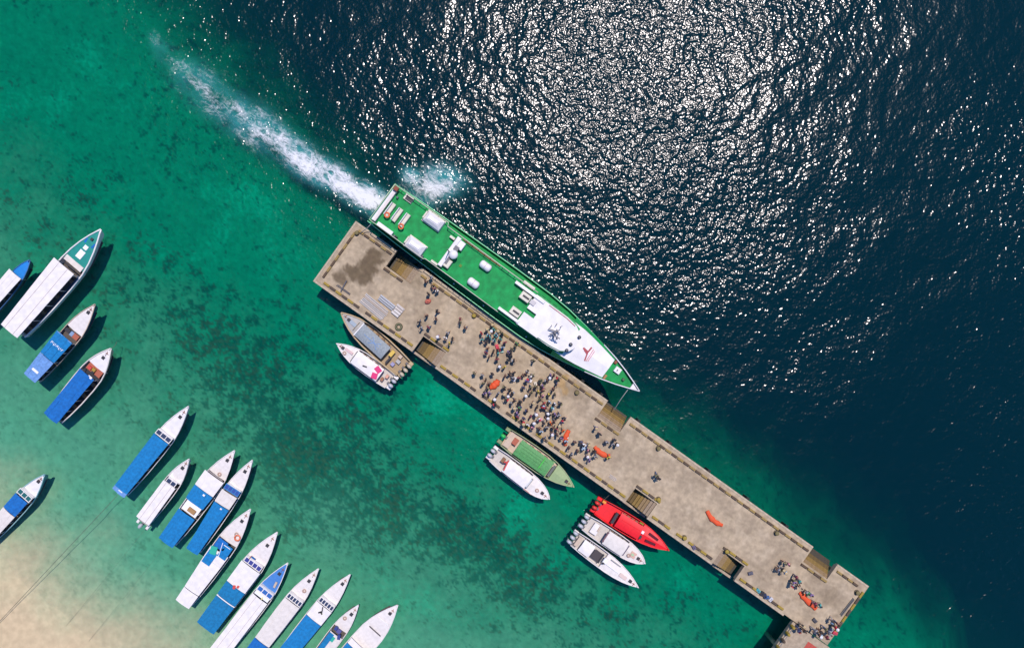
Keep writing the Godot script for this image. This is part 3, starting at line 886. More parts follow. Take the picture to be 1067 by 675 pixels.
	for q in [[-0.9, -0.5], [0.1, -1.1], [-0.5, -1.0], [-0.2, 0.4], [0.5, 0.3], [0.4, -0.2]]:
		part(ferry, "antenna", tube([Vector3(mv.x + q[0], 5.6, mv.z + q[1]), Vector3(mv.x + q[0] * 1.2, 7.0, mv.z + q[1] * 1.2)], [0.06, 0.03], 5), grey)
	for q in [[594.9, 359.0], [590.7, 365.2], [604.0, 351.5]]:
		var tc := FT(q[0], q[1])
		var v := FL(tc.x, tc.y, 5.7)
		part(ferry, "roof_vent", lathe([Vector2(0.16, 0), Vector2(0.16, 0.2), Vector2(0.24, 0.24), Vector2(0.0, 0.32)], 10), grey, Vector3(v.x, 5.6, v.z))
	# sloping white foredeck
	var fs := st()
	var rows := [[236.0, 18.6, 4.5], [250.0, 18.4, 4.35], [262.0, 16.9, 4.2], [275.0, 14.8, 4.1], [294.0, 11.2, 4.0]]
	for i in rows.size() - 1:
		var p: Array = rows[i]; var q: Array = rows[i + 1]
		var va := FL(p[0], p[1], p[2]); var vb := FL(q[0], q[1], q[2]); var vc := FL(q[0], -q[1], q[2]); var vd := FL(p[0], -p[1], p[2])
		var m1 := (va + vd) / 2 + Vector3(0, 0.12, 0); var m2 := (vb + vc) / 2 + Vector3(0, 0.12, 0)
		quad(fs, va, vb, m2, m1); quad(fs, m1, m2, vc, vd)
	var ea := FL(294, 12.3, 4.0); var eb := FL(294, -12.3, 4.0)
	quad(fs, ea, ea - Vector3(0, 1, 0), eb - Vector3(0, 1, 0), eb)
	part(ferry, "foredeck", done(fs), white)
	for sd in [1.0, -1.0]:
		var gs := st()
		for i in rows.size() - 1:
			var p: Array = rows[i]; var q: Array = rows[i + 1]
			var o0 := FL(p[0], sd * beam_of(beam, p[0]), 3.15); o0.y = 3.16 + smoothstep(220.0, 330.0, p[0]) * 1.15
			var o1 := FL(q[0], sd * beam_of(beam, q[0]), 3.15); o1.y = 3.16 + smoothstep(220.0, 330.0, q[0]) * 1.15
			quad(gs, o0, o1, FL(q[0], sd * q[1], q[2] - 0.02), FL(p[0], sd * p[1], p[2] - 0.02))
		part(ferry, "fore_shoulder", done(gs), green)
	# emblem on the foredeck: a maroon bird of strokes and two bars
	var maroon := mat("emblem_maroon", 0.33, 0.05, 0.06, 0.6)
	var rose := mat("emblem_rose", 0.55, 0.22, 0.24, 0.6)
	for q in [[608, 362.5, 613.5, 367.5, 2.2, 0], [612.5, 367.5, 617.0, 362, 1.7, 0], [612.5, 367.5, 609.5, 376, 1.4, 0], [609, 364.5, 612.5, 369.5, 1.8, 0], [619, 364, 611, 376.5, 0.8, 1], [620, 366, 613, 376.5, 0.7, 1]]:
		var ta := FT(q[0], q[1]); var tb := FT(q[2], q[3])
		var va := FL(ta.x, ta.y, 4.3); var vb := FL(tb.x, tb.y, 4.3)
		var mid := (va + vb) / 2
		var slope := 4.285 - (mid.x - FL(262, 0, 4.2).x) * 0.062
		part(ferry, "emblem_stroke", box(Vector3(va.distance_to(vb), 0.06, q[4] * 0.12)), maroon if q[5] == 0 else rose, Vector3(mid.x, slope, mid.z), Basis(Vector3.BACK, -0.06) * Basis(Vector3.UP, -atan2(vb.z - va.z, vb.x - va.x)))
	# green bow deck, hatch, brown corner pieces
	part(ferry, "bow_deck", prism(ferry_poly([[294.2, 12.2], [308, 8.0], [324, 2.6], [324, -2.6], [308, -8.0], [294.2, -12.2]], 3.7), 3.5, 3.7), green)
	part(ferry, "bow_cap", prism(ferry_poly([[324.2, 2.9], [328, 1.4], [331, 0.2], [331, -0.2], [328, -1.4], [324.2, -2.9]], 4.2), 3.5, 4.15), white)
	fbox("bow_hatch", 302.5, 4.2, 7.0, 6.4, 3.7, 0.4, white, 0.05)
	fbox("hatch_latch", 302.5, 4.2, 1.2, 2.0, 4.102, 0.06, grey, 0.01)
	fbox("bow_locker", 296.0, 9.8, 3.0, 3.4, 3.7, 0.35, rust, 0.04)
	fbox("bow_locker", 296.0, -9.0, 2.6, 5.0, 3.7, 0.25, mat("rust_tan", 0.35, 0.18, 0.08, 0.85), 0.04)
	fbox("windlass", 313.0, 0.0, 3.0, 3.0, 3.7, 0.4, mat("windlass", 0.05, 0.12, 0.06, 0.6), 0.08)
	# people of the crew look out of the side deck: small white doors seen from above
	for t in [70, 112, 150, 205]:
		fbox("deck_light", t, -23.6, 1.6, 1.4, 2.6, 0.6, mat("lamp_box", 0.5, 0.52, 0.52, 0.6), 0.04)
	# mooring lines
	var rope := mat("rope", 0.30, 0.30, 0.28, 0.9)
	for q in [[655, 405, 4.0, 640, 427, PIER_Y, "bow"], [388, 232, 4.6, 375, 243, PIER_Y + 0.2, "stern"]]:
		var r0 := P(q[0], q[1], q[2]); var r1 := P(q[3], q[4], q[5])
		var o := thing("mooring_rope", "mooring rope from the ferry's %s to the pier" % q[6], "rope", r0)
		var mid := (r1 - r0) * 0.5 - Vector3(0, 0.3, 0)
		part(o, "strand", tube([Vector3.ZERO, mid, r1 - r0], [0.05, 0.05, 0.05], 5), rope)

# ---------------------------------------------------------------- boats
const WOOD := [[0.0, 0.70], [0.12, 0.84], [0.3, 0.96], [0.5, 1.0], [0.64, 0.97], [0.74, 0.84], [0.83, 0.63], [0.91, 0.37], [0.97, 0.13], [1.0, 0.015]]
const FAST := [[0.0, 0.86], [0.15, 0.95], [0.35, 1.0], [0.55, 0.98], [0.68, 0.87], [0.8, 0.66], [0.89, 0.42], [0.96, 0.17], [1.0, 0.015]]
const BLUNT := [[0.0, 0.84], [0.15, 0.95], [0.35, 1.0], [0.55, 1.0], [0.7, 0.95], [0.82, 0.78], [0.91, 0.53], [0.97, 0.24], [1.0, 0.03]]

func beam_at(profile: Array, f: float) -> float:
	for i in profile.size() - 1:
		if f <= profile[i + 1][0]:
			return lerpf(profile[i][1], profile[i + 1][1], (f - profile[i][0]) / (profile[i + 1][0] - profile[i][0]))
	return 0.01

# arched panel from x0 to x1 with half widths h0, h1
func panel(x0: float, x1: float, h0: float, h1: float, y: float, camber: float, thick := 0.05, sag := 0.02) -> ArrayMesh:
	var s := st()
	s.set_smooth_group(0)
	var n := 6
	var m := maxi(1, int((x1 - x0) / 0.7))
	var pts := []
	for i in m + 1:
		var t := float(i) / m
		var row := []
		for k in n + 1:
			var a := -1.0 + 2.0 * k / n
			var x := lerpf(x0, x1, t); var hw := lerpf(h0, h1, t)
			row.append(Vector3(x, y - camber * a * a + sag * n_bed.get_noise_2d(x * 60.0 + h0 * 977.0, a * 70.0 + x1 * 313.0), a * hw))
		pts.append(row)
	for i in m:
		for k in n:
			quad(s, pts[i][k], pts[i + 1][k], pts[i + 1][k + 1], pts[i][k + 1])
	s.set_smooth_group(-1)
	var dn := Vector3(0, -thick, 0)
	for k in n:
		quad(s, pts[0][k + 1] + dn, pts[m][k + 1] + dn, pts[m][k] + dn, pts[0][k] + dn)
		quad(s, pts[m][k], pts[m][k] + dn, pts[m][k + 1] + dn, pts[m][k + 1])
		quad(s, pts[0][k + 1], pts[0][k + 1] + dn, pts[0][k] + dn, pts[0][k])
	for i in m:
		quad(s, pts[i][n], pts[i + 1][n], pts[i + 1][n] + dn, pts[i][n] + dn)
		quad(s, pts[i + 1][0], pts[i][0], pts[i][0] + dn, pts[i + 1][0] + dn)
	return done(s)

func outboard(o: Node3D, x: float, z: float, cowl: Material) -> void:
	var e := part(o, "outboard_engine", lathe([Vector2(0.16, 0.0), Vector2(0.27, 0.12), Vector2(0.29, 0.4), Vector2(0.24, 0.6), Vector2(0.1, 0.68), Vector2(0.0, 0.69)], 10, Vector3(1.35, 1, 0.85)), cowl, Vector3(x, 0.75, z))
	part(e, "engine_leg", box(Vector3(0.2, 1.2, 0.14), 0.02), mat("engine_leg", 0.12, 0.12, 0.13, 0.5), Vector3(-0.05, -1.1, 0))
	part(e, "engine_bracket", box(Vector3(0.5, 0.14, 0.34), 0.03), mat("engine_leg", 0.12, 0.12, 0.13, 0.5), Vector3(0.42, -0.15, 0))

func boat(d: Dictionary) -> Node3D:
	var yr: float = d.get("roof_y", 2.1)
	var rail: float = d.get("rail", 0.95)
	var A := P(d.stern[0], d.stern[1], yr); A.y = 0
	var B := P(d.bow[0], d.bow[1], rail + 0.35); B.y = 0
	var L := A.distance_to(B)
	var profile: Array = d.get("profile", WOOD)
	var hw: float = d.w * 0.1275 / 2.0
	var o := thing(d.called, d.label, "boat", A, -atan2(B.z - A.z, B.x - A.x), d.group)
	var hull_m: Material = d.get("hull", M.boat_white)
	# hull shell, open above
	var s := st()
	s.set_smooth_group(0)
	var prev: Array = []
	for q in profile:
		var bow := smoothstep(0.55, 1.0, q[0])
		var ring: Array = []
		for lv in [[rail + 0.42 * bow, 1.0, 0.0], [0.35, 0.92 - 0.1 * bow, -0.035 * bow], [-0.02, 0.8 - 0.2 * bow, -0.06 * bow], [-0.45, 0.2, -0.11 * bow]]:
			ring.append(Vector3((q[0] + lv[2]) * L, lv[0], q[1] * hw * lv[1]))
		for k in [3, 2, 1, 0]:
			var lv: Vector3 = ring[k]
			ring.append(Vector3(lv.x, lv.y, -lv.z))
		if prev:
			for k in ring.size() - 1:
				quad(s, prev[k + 1], ring[k + 1], ring[k], prev[k])
		else:
			for k in range(1, ring.size() - 1):
				tri(s, ring[0], ring[k + 1], ring[k])
		prev = ring
	part(o, "hull", done(s), hull_m)
	# inside floor
	var floor_poly := PackedVector2Array()
	for q in profile.slice(0, profile.size() - 2): floor_poly.append(Vector2(q[0] * L + 0.05, q[1] * hw * 0.93))
	var other: Array = profile.slice(0, profile.size() - 2); other.reverse()
	for q in other: floor_poly.append(Vector2(q[0] * L + 0.05, -q[1] * hw * 0.93))
	part(o, "inner_floor", prism(floor_poly, 0.3, 0.42), d.get("floor", M.boat_inner))
	# gunwales
	for sd in [1.0, -1.0]:
		var pts := []; var rad := []
		for q in profile:
			pts.append(Vector3(q[0] * L, rail + 0.02 + 0.42 * smoothstep(0.55, 1.0, q[0]), q[1] * hw * sd)); rad.append(d.get("gunwale_r", 0.06))
		part(o, "gunwale", tube(pts, rad, 6), d.get("gunwale", M.boat_white))
	# foredeck, crowned, in two halves joined at the ridge
	var f0: float = d.get("fore", 0.68)
	var fs := st()
	var n := 8
	for i in n:
		var fa := lerpf(f0, 0.992, float(i) / n); var fb := lerpf(f0, 0.992, float(i + 1) / n)
		var ya := rail - 0.03 + 0.42 * smoothstep(0.55, 1.0, fa); var yb := rail - 0.03 + 0.42 * smoothstep(0.55, 1.0, fb)
		var ha := beam_at(profile, fa) * hw - 0.02; var hb := maxf(0.004, beam_at(profile, fb) * hw - 0.02)
		var ca := minf(0.16, ha * 0.14); var cb := minf(0.16, hb * 0.14)
		for sd in [1.0, -1.0]:
			var a := Vector3(fa * L, ya, ha * sd); var b := Vector3(fb * L, yb, hb * sd); var c := Vector3(fb * L, yb + cb, 0); var e := Vector3(fa * L, ya + ca, 0)
			if sd > 0: quad(fs, e, c, b, a)
			else: quad(fs, a, b, c, e)
		if i == 0:
			quad(fs, Vector3(fa * L, ya, ha), Vector3(fa * L, 0.4, ha), Vector3(fa * L, 0.4, -ha), Vector3(fa * L, ya, -ha))
	part(o, "foredeck", done(fs), d.get("deck", M.boat_deck))
	var dy := rail + 0.42 * smoothstep(0.55, 1.0, 0.86) + 0.05
	if d.get("hatch", true):
		part(o, "hatch", box(Vector3(0.42, 0.12, 0.42), 0.03), M.boat_dark, Vector3((d.get("hatch_f", rng.randf_range(0.855, 0.895))) * L, dy, 0.0))
		part(o, "anchor", tube([Vector3(0, 0, -0.2), Vector3(0.1, 0.02, 0), Vector3(0.0, 0, 0.22)], [0.04, 0.05, 0.04], 5), M.boat_rust, Vector3(0.925 * L, dy + 0.08, 0.05))
		part(o, "anchor_shank", tube([Vector3(-0.4, 0.0, 0.05), Vector3(0.25, 0.05, -0.02)], [0.03, 0.03], 5), M.boat_rust, Vector3(0.93 * L, dy + 0.1, 0.0))
		if rng.randf() < 0.45: part(o, "coiled_rope", lathe([Vector2(0.12, 0.0), Vector2(0.26, 0.0), Vector2(0.28, 0.07), Vector2(0.18, 0.11), Vector2(0.12, 0.07)], 10), M.boat_rope, Vector3(rng.randf_range(0.74, 0.83) * L, dy - 0.06, rng.randf_range(-0.45, 0.45)))
	part(o, "stem_post", box(Vector3(0.28, 0.3, 0.12), 0.02), d.get("gunwale", M.boat_white), Vector3(0.99 * L, rail + 0.36, 0))
	# roof panels
	var r0: float = d.get("rs", d.w * 0.82) * 0.1265 / 2; var r1: float = d.get("rf", d.w * 0.95) * 0.1265 / 2
	var rend := 0.0
	for p in d.get("roof", []): rend = maxf(rend, p[1])
	var lo := 1.0
	for p in d.get("roof", []):
		var a: float = lerpf(r0, r1, smoothstep(-0.05, 1.0, p[0] / rend)); var b: float = lerpf(r0, r1, smoothstep(-0.05, 1.0, p[1] / rend))
		lo = minf(lo, p[0])
		var step := 0.0 if p.size() < 4 else float(p[3])
		var pn := part(o, "roof_panel", panel(p[0] * L + 0.01, p[1] * L - 0.01, a, b, yr + step, d.get("camber", 0.12), 0.05, 0.10 if "canopy" in p[2].resource_name else 0.03), p[2])
		if p[1] - p[0] > 0.12 and d.get("battens", true):
			for k in 2:
				var fz := -0.45 if k == 0 else 0.45
				var hh := lerpf(a, b, 0.5)
				part(pn, "batten", box(Vector3((p[1] - p[0]) * L - 0.1, 0.025, 0.05)), p[2] if not d.get("seams", false) else M.boat_seam, Vector3((p[0] + p[1]) / 2 * L, yr + step - d.get("camber", 0.12) * 0.2 + 0.0, fz * hh))
	# posts that carry the roof
	if rend > 0.0:
		var count := 5
		for i in count:
			var f := lerpf(lo + 0.02, rend - 0.02, float(i) / (count - 1))
			for sd in [1.0, -1.0]:
				var zz: float = minf(beam_at(profile, f) * hw - 0.06, lerpf(r0, r1, f / rend) - 0.06) * sd
				part(o, "post", tube([Vector3(f * L, 0.42, zz), Vector3(f * L, yr - 0.17, zz)], [0.045, 0.045], 5), M.boat_post)
		for i in 4:
			var f := lerpf(lo + 0.06, rend - 0.1, i / 3.0)
			part(o, "bench", box(Vector3(0.4, 0.35, beam_at(profile, f) * hw * 1.5), 0.03), M.boat_bench, Vector3(f * L, 0.422, 0))
	# windscreen
	if d.has("screen"):
		var f: float = d.screen[0]
		var hh: float = minf(r1, beam_at(profile, f) * hw) * d.screen[2]
		var panes: int = d.screen[1]
		var fr := part(o, "windscreen_frame", box(Vector3(0.75, 0.1, hh * 2 + 0.1), 0.02), d.get("screen_frame", M.boat_white), Vector3(f * L, yr - 0.35, 0), Basis(Vector3.BACK, -0.12))
		for i in panes:
			part(fr, "pane", box(Vector3(0.52, 0.03, hh * 2 / panes - 0.1)), d.get("screen_mat", M.boat_glass), Vector3(0.02, 0.102, (i - panes / 2.0 + 0.5) * hh * 2 / panes))
		part(o, "windscreen_sill", box(Vector3(0.12, yr - 0.5 - rail, hh * 2), 0.02), M.boat_white, Vector3(f * L + 0.32, rail, 0))
	# extra boxes: name, f, across (-1..1), length, width, y, height, material, turn
	for b in d.get("extra", []):
		part(o, b[0], box(Vector3(b[3], b[6], b[4]), minf(0.03, b[6] * 0.3)), b[7], Vector3(b[1] * L, b[5], b[2] * hw), Basis(Vector3.UP, b[8] if b.size() > 8 else 0.0))
	var en: int = d.get("engines", 0)
	for i in en:
		outboard(o, -0.42, (i - (en - 1) / 2.0) * 0.72, d.get("cowl", M.boat_cowl))
	if en:
		for sd in [1.0, -1.0]:
			part(o, "swim_step", box(Vector3(0.7, 0.3, hw * 0.34), 0.06), hull_m, Vector3(-0.3, 0.35, sd * hw * 0.68))
	return o

func build_boats() -> void:
	var grime := noise_tex(0.007, 6, 0.91, 1.0, 512, FastNoiseLite.TYPE_SIMPLEX_SMOOTH, 61)
	var cloth := noise_tex(0.01, 6, 0.8, 1.0, 512, FastNoiseLite.TYPE_SIMPLEX_SMOOTH, 62)
	var white := mat("boat_white", 0.79, 0.76, 0.73, 0.55, 0.0, grime, 0.25)
	mat("boat_deck", 0.76, 0.71, 0.66, 0.7, 0.0, grime, 0.4)
	mat("boat_dark", 0.03, 0.03, 0.035, 0.6)
	mat("boat_rust", 0.26, 0.09, 0.06, 0.8)
	mat("boat_rope", 0.42, 0.28, 0.22, 0.9)
	mat("boat_inner", 0.10, 0.085, 0.07, 0.9, 0.0, grime, 0.5)
	mat("boat_post", 0.4, 0.4, 0.4, 0.5)
	mat("boat_bench", 0.22, 0.14, 0.08, 0.8)
	mat("boat_glass", 0.008, 0.025, 0.075, 0.5)
	mat("boat_cowl", 0.42, 0.43, 0.45, 0.35)
	mat("boat_seam", 0.45, 0.38, 0.36, 0.7)
	var roof_w := mat("roof_white", 0.79, 0.75, 0.71, 0.7, 0.0, grime, 0.22)
	var roof_p := mat("roof_pale", 0.71, 0.66, 0.60, 0.75, 0.0, grime, 0.3)
	var blue := mat("canopy_blue", 0.001, 0.205, 0.50, 0.85, 0.0, cloth, 0.35)
	var royal := mat("canopy_royal", 0.002, 0.15, 0.49, 0.85, 0.0, cloth, 0.35)
	var teal_blue := mat("canopy_cyan", 0.001, 0.19, 0.42, 0.85, 0.0, cloth, 0.35)
	var pale_blue := mat("canopy_pale", 0.15, 0.33, 0.66, 0.7, 0.0, cloth, 0.4)
	var brick := mat("cockpit_red", 0.42, 0.12, 0.07, 0.8, 0.0, grime, 0.6)
	var teal := mat("deck_teal", 0.01, 0.26, 0.21, 0.6, 0.0, grime, 0.5)
	var navy := mat("hull_navy", 0.02, 0.05, 0.11, 0.5)
	var deck_blue := mat("deck_blue", 0.06, 0.22, 0.55, 0.6, 0.0, grime, 0.6)
	var red := mat("red_paint", 0.55, 0.06, 0.05, 0.6)
	var pure := mat("plain_white", 0.78, 0.77, 0.76, 0.5)
	var green_c := mat("cloth_green", 0.02, 0.36, 0.26, 0.7)
	var orange := mat("ring_orange", 0.75, 0.16, 0.05, 0.6)
	var dark: Material = M.boat_dark
	var tan := mat("deck_tan", 0.56, 0.44, 0.33, 0.7, 0.0, grime, 0.5)
	var G := "wooden passenger boats anchored off the beach"
	boat({called = "passenger_boat", label = "largest white-roofed boat with a teal foredeck carrying white hatches", group = G, bow = [105, 239], stern = [8, 345], w = 29, rs = 22, rf = 27, roof_y = 3.0, rail = 1.3, fore = 0.66, deck = teal, hull = white, hatch = false, floor = M.boat_inner, gunwale_r = 0.11, seams = true,
		roof = [[0.0, 0.635, roof_w]], extra = [["foredeck_hatch", 0.755, 0.0, 1.2, 0.85, 1.55, 0.12, pure], ["foredeck_hatch", 0.82, 0.0, 0.6, 0.6, 1.62, 0.12, pure], ["anchor_well", 0.865, 0.0, 0.7, 1.5, 1.6, 0.06, royal], ["windlass", 0.90, 0.0, 0.35, 0.35, 1.72, 0.2, dark], ["deck_step", 0.668, 0.0, 0.75, 2.9, 1.45, 0.1, roof_p], ["side_bench", 0.3, 0.78, 6.0, 0.3, 1.0, 0.12, navy], ["side_bench", 0.52, 0.80, 3.2, 0.3, 1.0, 0.12, navy], ["bow_strip", 0.645, 0.0, 0.16, 2.2, 2.2, 0.1, dark], ["stern_crate", 0.01, -0.5, 0.5, 0.5, 1.0, 0.4, red]]})
	boat({called = "passenger_boat", label = "small boat with rounded bright blue bow and pale roof beside the largest boat", group = G, bow = [31, 271], stern = [-40, 347], w = 17, profile = BLUNT, roof_y = 2.0, fore = 0.79, deck = mat("deck_bright_blue", 0.01, 0.22, 0.62, 0.6, 0.0, grime, 0.5), hull = navy, gunwale = mat("gunwale_blue", 0.05, 0.14, 0.32, 0.6), hatch = false, roof = [[0.0, 0.81, roof_w]]})
	var b3 := boat({called = "passenger_boat", label = "boat with pale blue and deep blue roof sections and white lettering", group = G, bow = [99, 317], stern = [29.5, 394], w = 21, rs = 15.5, rf = 21, fore = 0.64, hull = navy, gunwale = tan, deck = M.boat_deck, roof = [[0.0, 0.276, pale_blue], [0.28, 0.56, blue]],
		extra = [["cockpit_seat", 0.60, 0.5, 0.7, 0.9, 0.9, 0.25, brick], ["cockpit_box", 0.60, -0.5, 0.5, 0.8, 0.9, 0.25, dark], ["cockpit_panel", 0.60, 0.05, 0.6, 0.5, 0.9, 0.3, mat("cockpit_blue", 0.2, 0.3, 0.45, 0.6)], ["roof_plate", 0.10, 0.0, 0.32, 1.0, 2.095, 0.03, pure], ["roof_edge", 0.555, 0.0, 0.12, 2.4, 2.0, 0.06, pale_blue]]})
	# white lettering across the roof: worn strokes that can no longer be read
	var L3 := 104 * 0.1265
	for k in 9:
		var z := (k - 4) * 0.22
		part(b3, "letter_stroke", box(Vector3(0.30 if k % 3 != 1 else 0.2, 0.02, 0.07)), pure, Vector3(0.425 * L3 + (0.0 if k % 2 == 0 else 0.07), 2.098 - 0.12 * z * z / 1.6, z))
		if k % 2 == 0:
			part(b3, "letter_stroke", box(Vector3(0.07, 0.02, 0.16)), pure, Vector3(0.425 * L3 + (0.13 if k % 4 == 0 else -0.13), 2.1 - 0.12 * z * z / 1.6, z + 0.1))
	boat({called = "passenger_boat", label = "boat with a wide blue tarpaulin roof and brick-red cockpit", group = G, bow = [115.5, 363], stern = [51, 436], w = 26, rs = 17.5, rf = 19, fore = 0.73, hull = tan, gunwale = roof_p, gunwale_r = 0.09, deck = white, floor = M.boat_dark, roof = [[0.0, 0.635, royal]],
		extra = [["cockpit_floor", 0.685, 0.0, 1.0, 2.3, 0.9, 0.1, brick], ["cockpit_seat", 0.68, -0.35, 0.4, 0.5, 1.02, 0.3, red], ["cockpit_seat", 0.69, 0.0, 0.4, 0.5, 1.02, 0.3, mat("seat_ochre", 0.35, 0.22, 0.03, 0.7)], ["cockpit_box", 0.66, 0.05, 0.3, 0.4, 1.02, 0.25, dark], ["roof_flap", 0.63, 0.35, 0.3, 0.6, 2.0, 0.06, pure]]})
	boat({called = "passenger_boat", label = "boat with one long blue roof whose mooring line runs to the beach", group = G, bow = [196.5, 423], stern = [122, 514], w = 20, rs = 16, rf = 19, fore = 0.67, hull = white, deck = white, roof = [[0.0, 0.04, pale_blue], [0.04, 0.63, blue]], screen = [0.655, 3, 0.95],
		extra = [["roof_plate", 0.03, 0.1, 0.12, 0.6, 2.09, 0.03, pure]]})
	boat({called = "passenger_boat", label = "short all-white boat with ribbed roof between two blue-roofed boats", group = G, bow = [197, 478], stern = [144.5, 547], w = 17.5, rs = 16.5, rf = 15.5, fore = 0.66, roof_y = 1.9, seams = true, roof = [[0.06, 0.62, roof_w]], screen = [0.64, 2, 0.7], engines = 1, extra = [["coaming", 0.72, 0.0, 1.4, 1.6, 1.0, 0.1, pure], ["stern_well", 0.03, 0.0, 0.4, 1.2, 0.6, 0.3, green_c]]})
	boat({called = "passenger_boat", label = "boat with white fore roof and two blue canopies split by an open well", group = G, bow = [244.5, 469], stern = [171.5, 566], w = 24, rs = 18, rf = 24, fore = 0.72, roof = [[0.0, 0.315, blue], [0.425, 0.566, blue], [0.57, 0.725, roof_w, 0.02]],
		extra = [["well_floor", 0.37, 0.0, 1.7, 2.3, 1.5, 0.1, pure], ["wooden_chest", 0.355, 0.15, 0.55, 1.1, 1.6, 0.3, mat("chest_wood", 0.35, 0.2, 0.08, 0.8)], ["roof_plate", 0.54, 0.25, 0.25, 0.3, 2.08, 0.05, pure], ["roof_lip", 0.735, 0.0, 0.12, 2.5, 1.95, 0.1, mat("lip_grey", 0.3, 0.26, 0.25, 0.7)]]})
	boat({called = "passenger_boat", label = "narrow boat with long blue rear roof, white cockpit and blue windscreen", group = G, bow = [263, 479], stern = [199, 575], w = 19, rs = 14, rf = 18.5, fore = 0.69, roof = [[0.0, 0.505, blue], [0.51, 0.64, roof_p]], screen = [0.672, 4, 0.95], screen_mat = mat("pane_blue", 0.004, 0.05, 0.26, 0.55), screen_frame = mat("frame_blue", 0.03, 0.18, 0.42, 0.8), extra = [["roof_plate", 0.48, 0.15, 0.2, 0.25, 2.07, 0.05, pure]]})
	boat({called = "passenger_boat", label = "boat with white rear roof, blue tarps and an orange life ring forward", group = G, bow = [261, 530], stern = [189, 630], w = 22.5, rs = 17, rf = 22, fore = 0.64, roof = [[0.0, 0.135, roof_w], [0.14, 0.45, roof_w, 0.015], [0.45, 0.56, roof_w, 0.0]],
		extra = [["blue_tarp", 0.47, -0.42, 1.9, 1.25, 2.11, 0.06, blue], ["blue_tarp", 0.585, 0.45, 1.9, 1.25, 2.0, 0.12, blue], ["blue_tarp", 0.62, -0.25, 1.3, 1.5, 2.0, 0.12, royal], ["green_net", 0.545, -0.5, 1.1, 0.9, 2.175, 0.07, green_c, 0.3], ["tarp_pole", 0.585, 0.0, 1.9, 0.08, 2.13, 0.06, pure, 0.3], ["tarp_pole", 0.635, 0.35, 0.08, 1.0, 2.13, 0.06, pure]]})
	boat({called = "passenger_boat", label = "broad boat with white fore roof, cyan-blue rear canopy and a white stripe", group = G, bow = [289, 554], stern = [213, 655], w = 24, rs = 22, rf = 24, fore = 0.67, roof = [[0.0, 0.28, teal_blue], [0.283, 0.292, pure], [0.295, 0.43, teal_blue], [0.433, 0.645, roof_w]], screen = [0.668, 4, 0.9], screen_mat = mat("pane_violet", 0.02, 0.03, 0.2, 0.55),
		extra = [["red_cloth", 0.43, -0.1, 0.5, 0.35, 2.09, 0.1, red, 0.4], ["red_cloth", 0.45, 0.15, 0.35, 0.3, 2.09, 0.1, red], ["rail_bit", 0.70, -0.55, 0.5, 0.08, 1.6, 0.3, brick], ["rail_bit", 0.71, -0.3, 0.08, 0.6, 1.6, 0.3, royal]]})
	boat({called = "passenger_boat", label = "boat with blue foredeck and long white seamed roof", group = G, bow = [300, 586], stern = [221, 688], w = 21, rs = 20, rf = 19, fore = 0.72, deck = deck_blue, seams = true, roof = [[0.0, 0.64, roof_w]], screen = [0.70, 3, 0.95], screen_mat = mat("pane_bright", 0.01, 0.10, 0.34, 0.55),
		extra = [["cockpit_roof", 0.665, 0.0, 0.5, 2.2, 1.95, 0.08, pure], ["roof_mark", 0.655, 0.15, 0.4, 0.15, 2.0, 0.1, mat("mark_yellow", 0.7, 0.6, 0.2, 0.7)], ["deck_gear", 0.79, 0.35, 0.8, 0.3, 1.35, 0.15, tan, 0.2]]})
	boat({called = "passenger_boat", label = "boat with pale roof, dark blue windscreen and blue stern canopy", group = G, bow = [332, 592], stern = [257.5, 689], w = 19.5, rs = 18, rf = 19, fore = 0.69, roof = [[0.0, 0.2, royal], [0.203, 0.64, roof_p]], screen = [0.664, 5, 0.95]})
	boat({called = "passenger_boat", label = "boat with blue rear roof and a dark bird-shaped cloth on its white fore roof", group = G, bow = [365, 598], stern = [288, 694], w = 20, rs = 18, rf = 19.5, fore = 0.70, roof = [[0.0, 0.505, blue], [0.508, 0.655, roof_w]], screen = [0.678, 5, 0.95],
		extra = [["dark_cloth", 0.625, 0.05, 0.9, 0.14, 2.08, 0.08, dark, 0.5], ["dark_cloth", 0.60, 0.0, 0.5, 0.2, 2.09, 0.08, dark, -0.6], ["dark_cloth", 0.60, 0.15, 0.45, 0.18, 2.09, 0.08, mat("cloth_olive", 0.08, 0.08, 0.05, 0.8), 1.2]]})
	boat({called = "passenger_boat", label = "small boat with a patched blue and white canopy and cluttered cockpit", group = G, bow = [373.5, 630], stern = [317, 706], w = 17, rs = 15, rf = 15, fore = 0.64, roof = [[0.0, 0.60, roof_p]],
		extra = [["blue_tarp", 0.40, -0.55, 4.4, 0.75, 2.09, 0.05, teal_blue], ["blue_tarp", 0.3, -0.2, 2.2, 0.6, 2.12, 0.05, royal], ["green_net", 0.54, -0.05, 0.7, 0.4, 2.12, 0.06, green_c], ["cockpit_box", 0.645, -0.5, 0.5, 0.4, 1.5, 0.3, mat("box_navy", 0.03, 0.05, 0.2, 0.6)], ["cockpit_box", 0.635, 0.0, 0.5, 0.6, 1.5, 0.3, mat("box_violet", 0.08, 0.08, 0.25, 0.6)], ["cockpit_box", 0.60, 0.4, 0.6, 0.4, 1.9, 0.3, mat("box_navy", 0.03, 0.05, 0.2, 0.6), 0.5]]})
	boat({called = "passenger_boat", label = "wide white boat with plain foredeck crossed by one dark bar", group = G, bow = [414.5, 630], stern = [338, 716], w = 27, rs = 24, rf = 27, fore = 0.46, roof_y = 1.9, roof = [[0.0, 0.44, blue], [0.443, 0.5, roof_w]], extra = [["dark_bar", 0.675, 0.05, 0.12, 2.0, 1.28, 0.12, mat("bar_grey", 0.07, 0.06, 0.06, 0.6)], ["deck_board", 0.80, 0.0, 0.1, 1.7, 1.40, 0.06, pure]]})
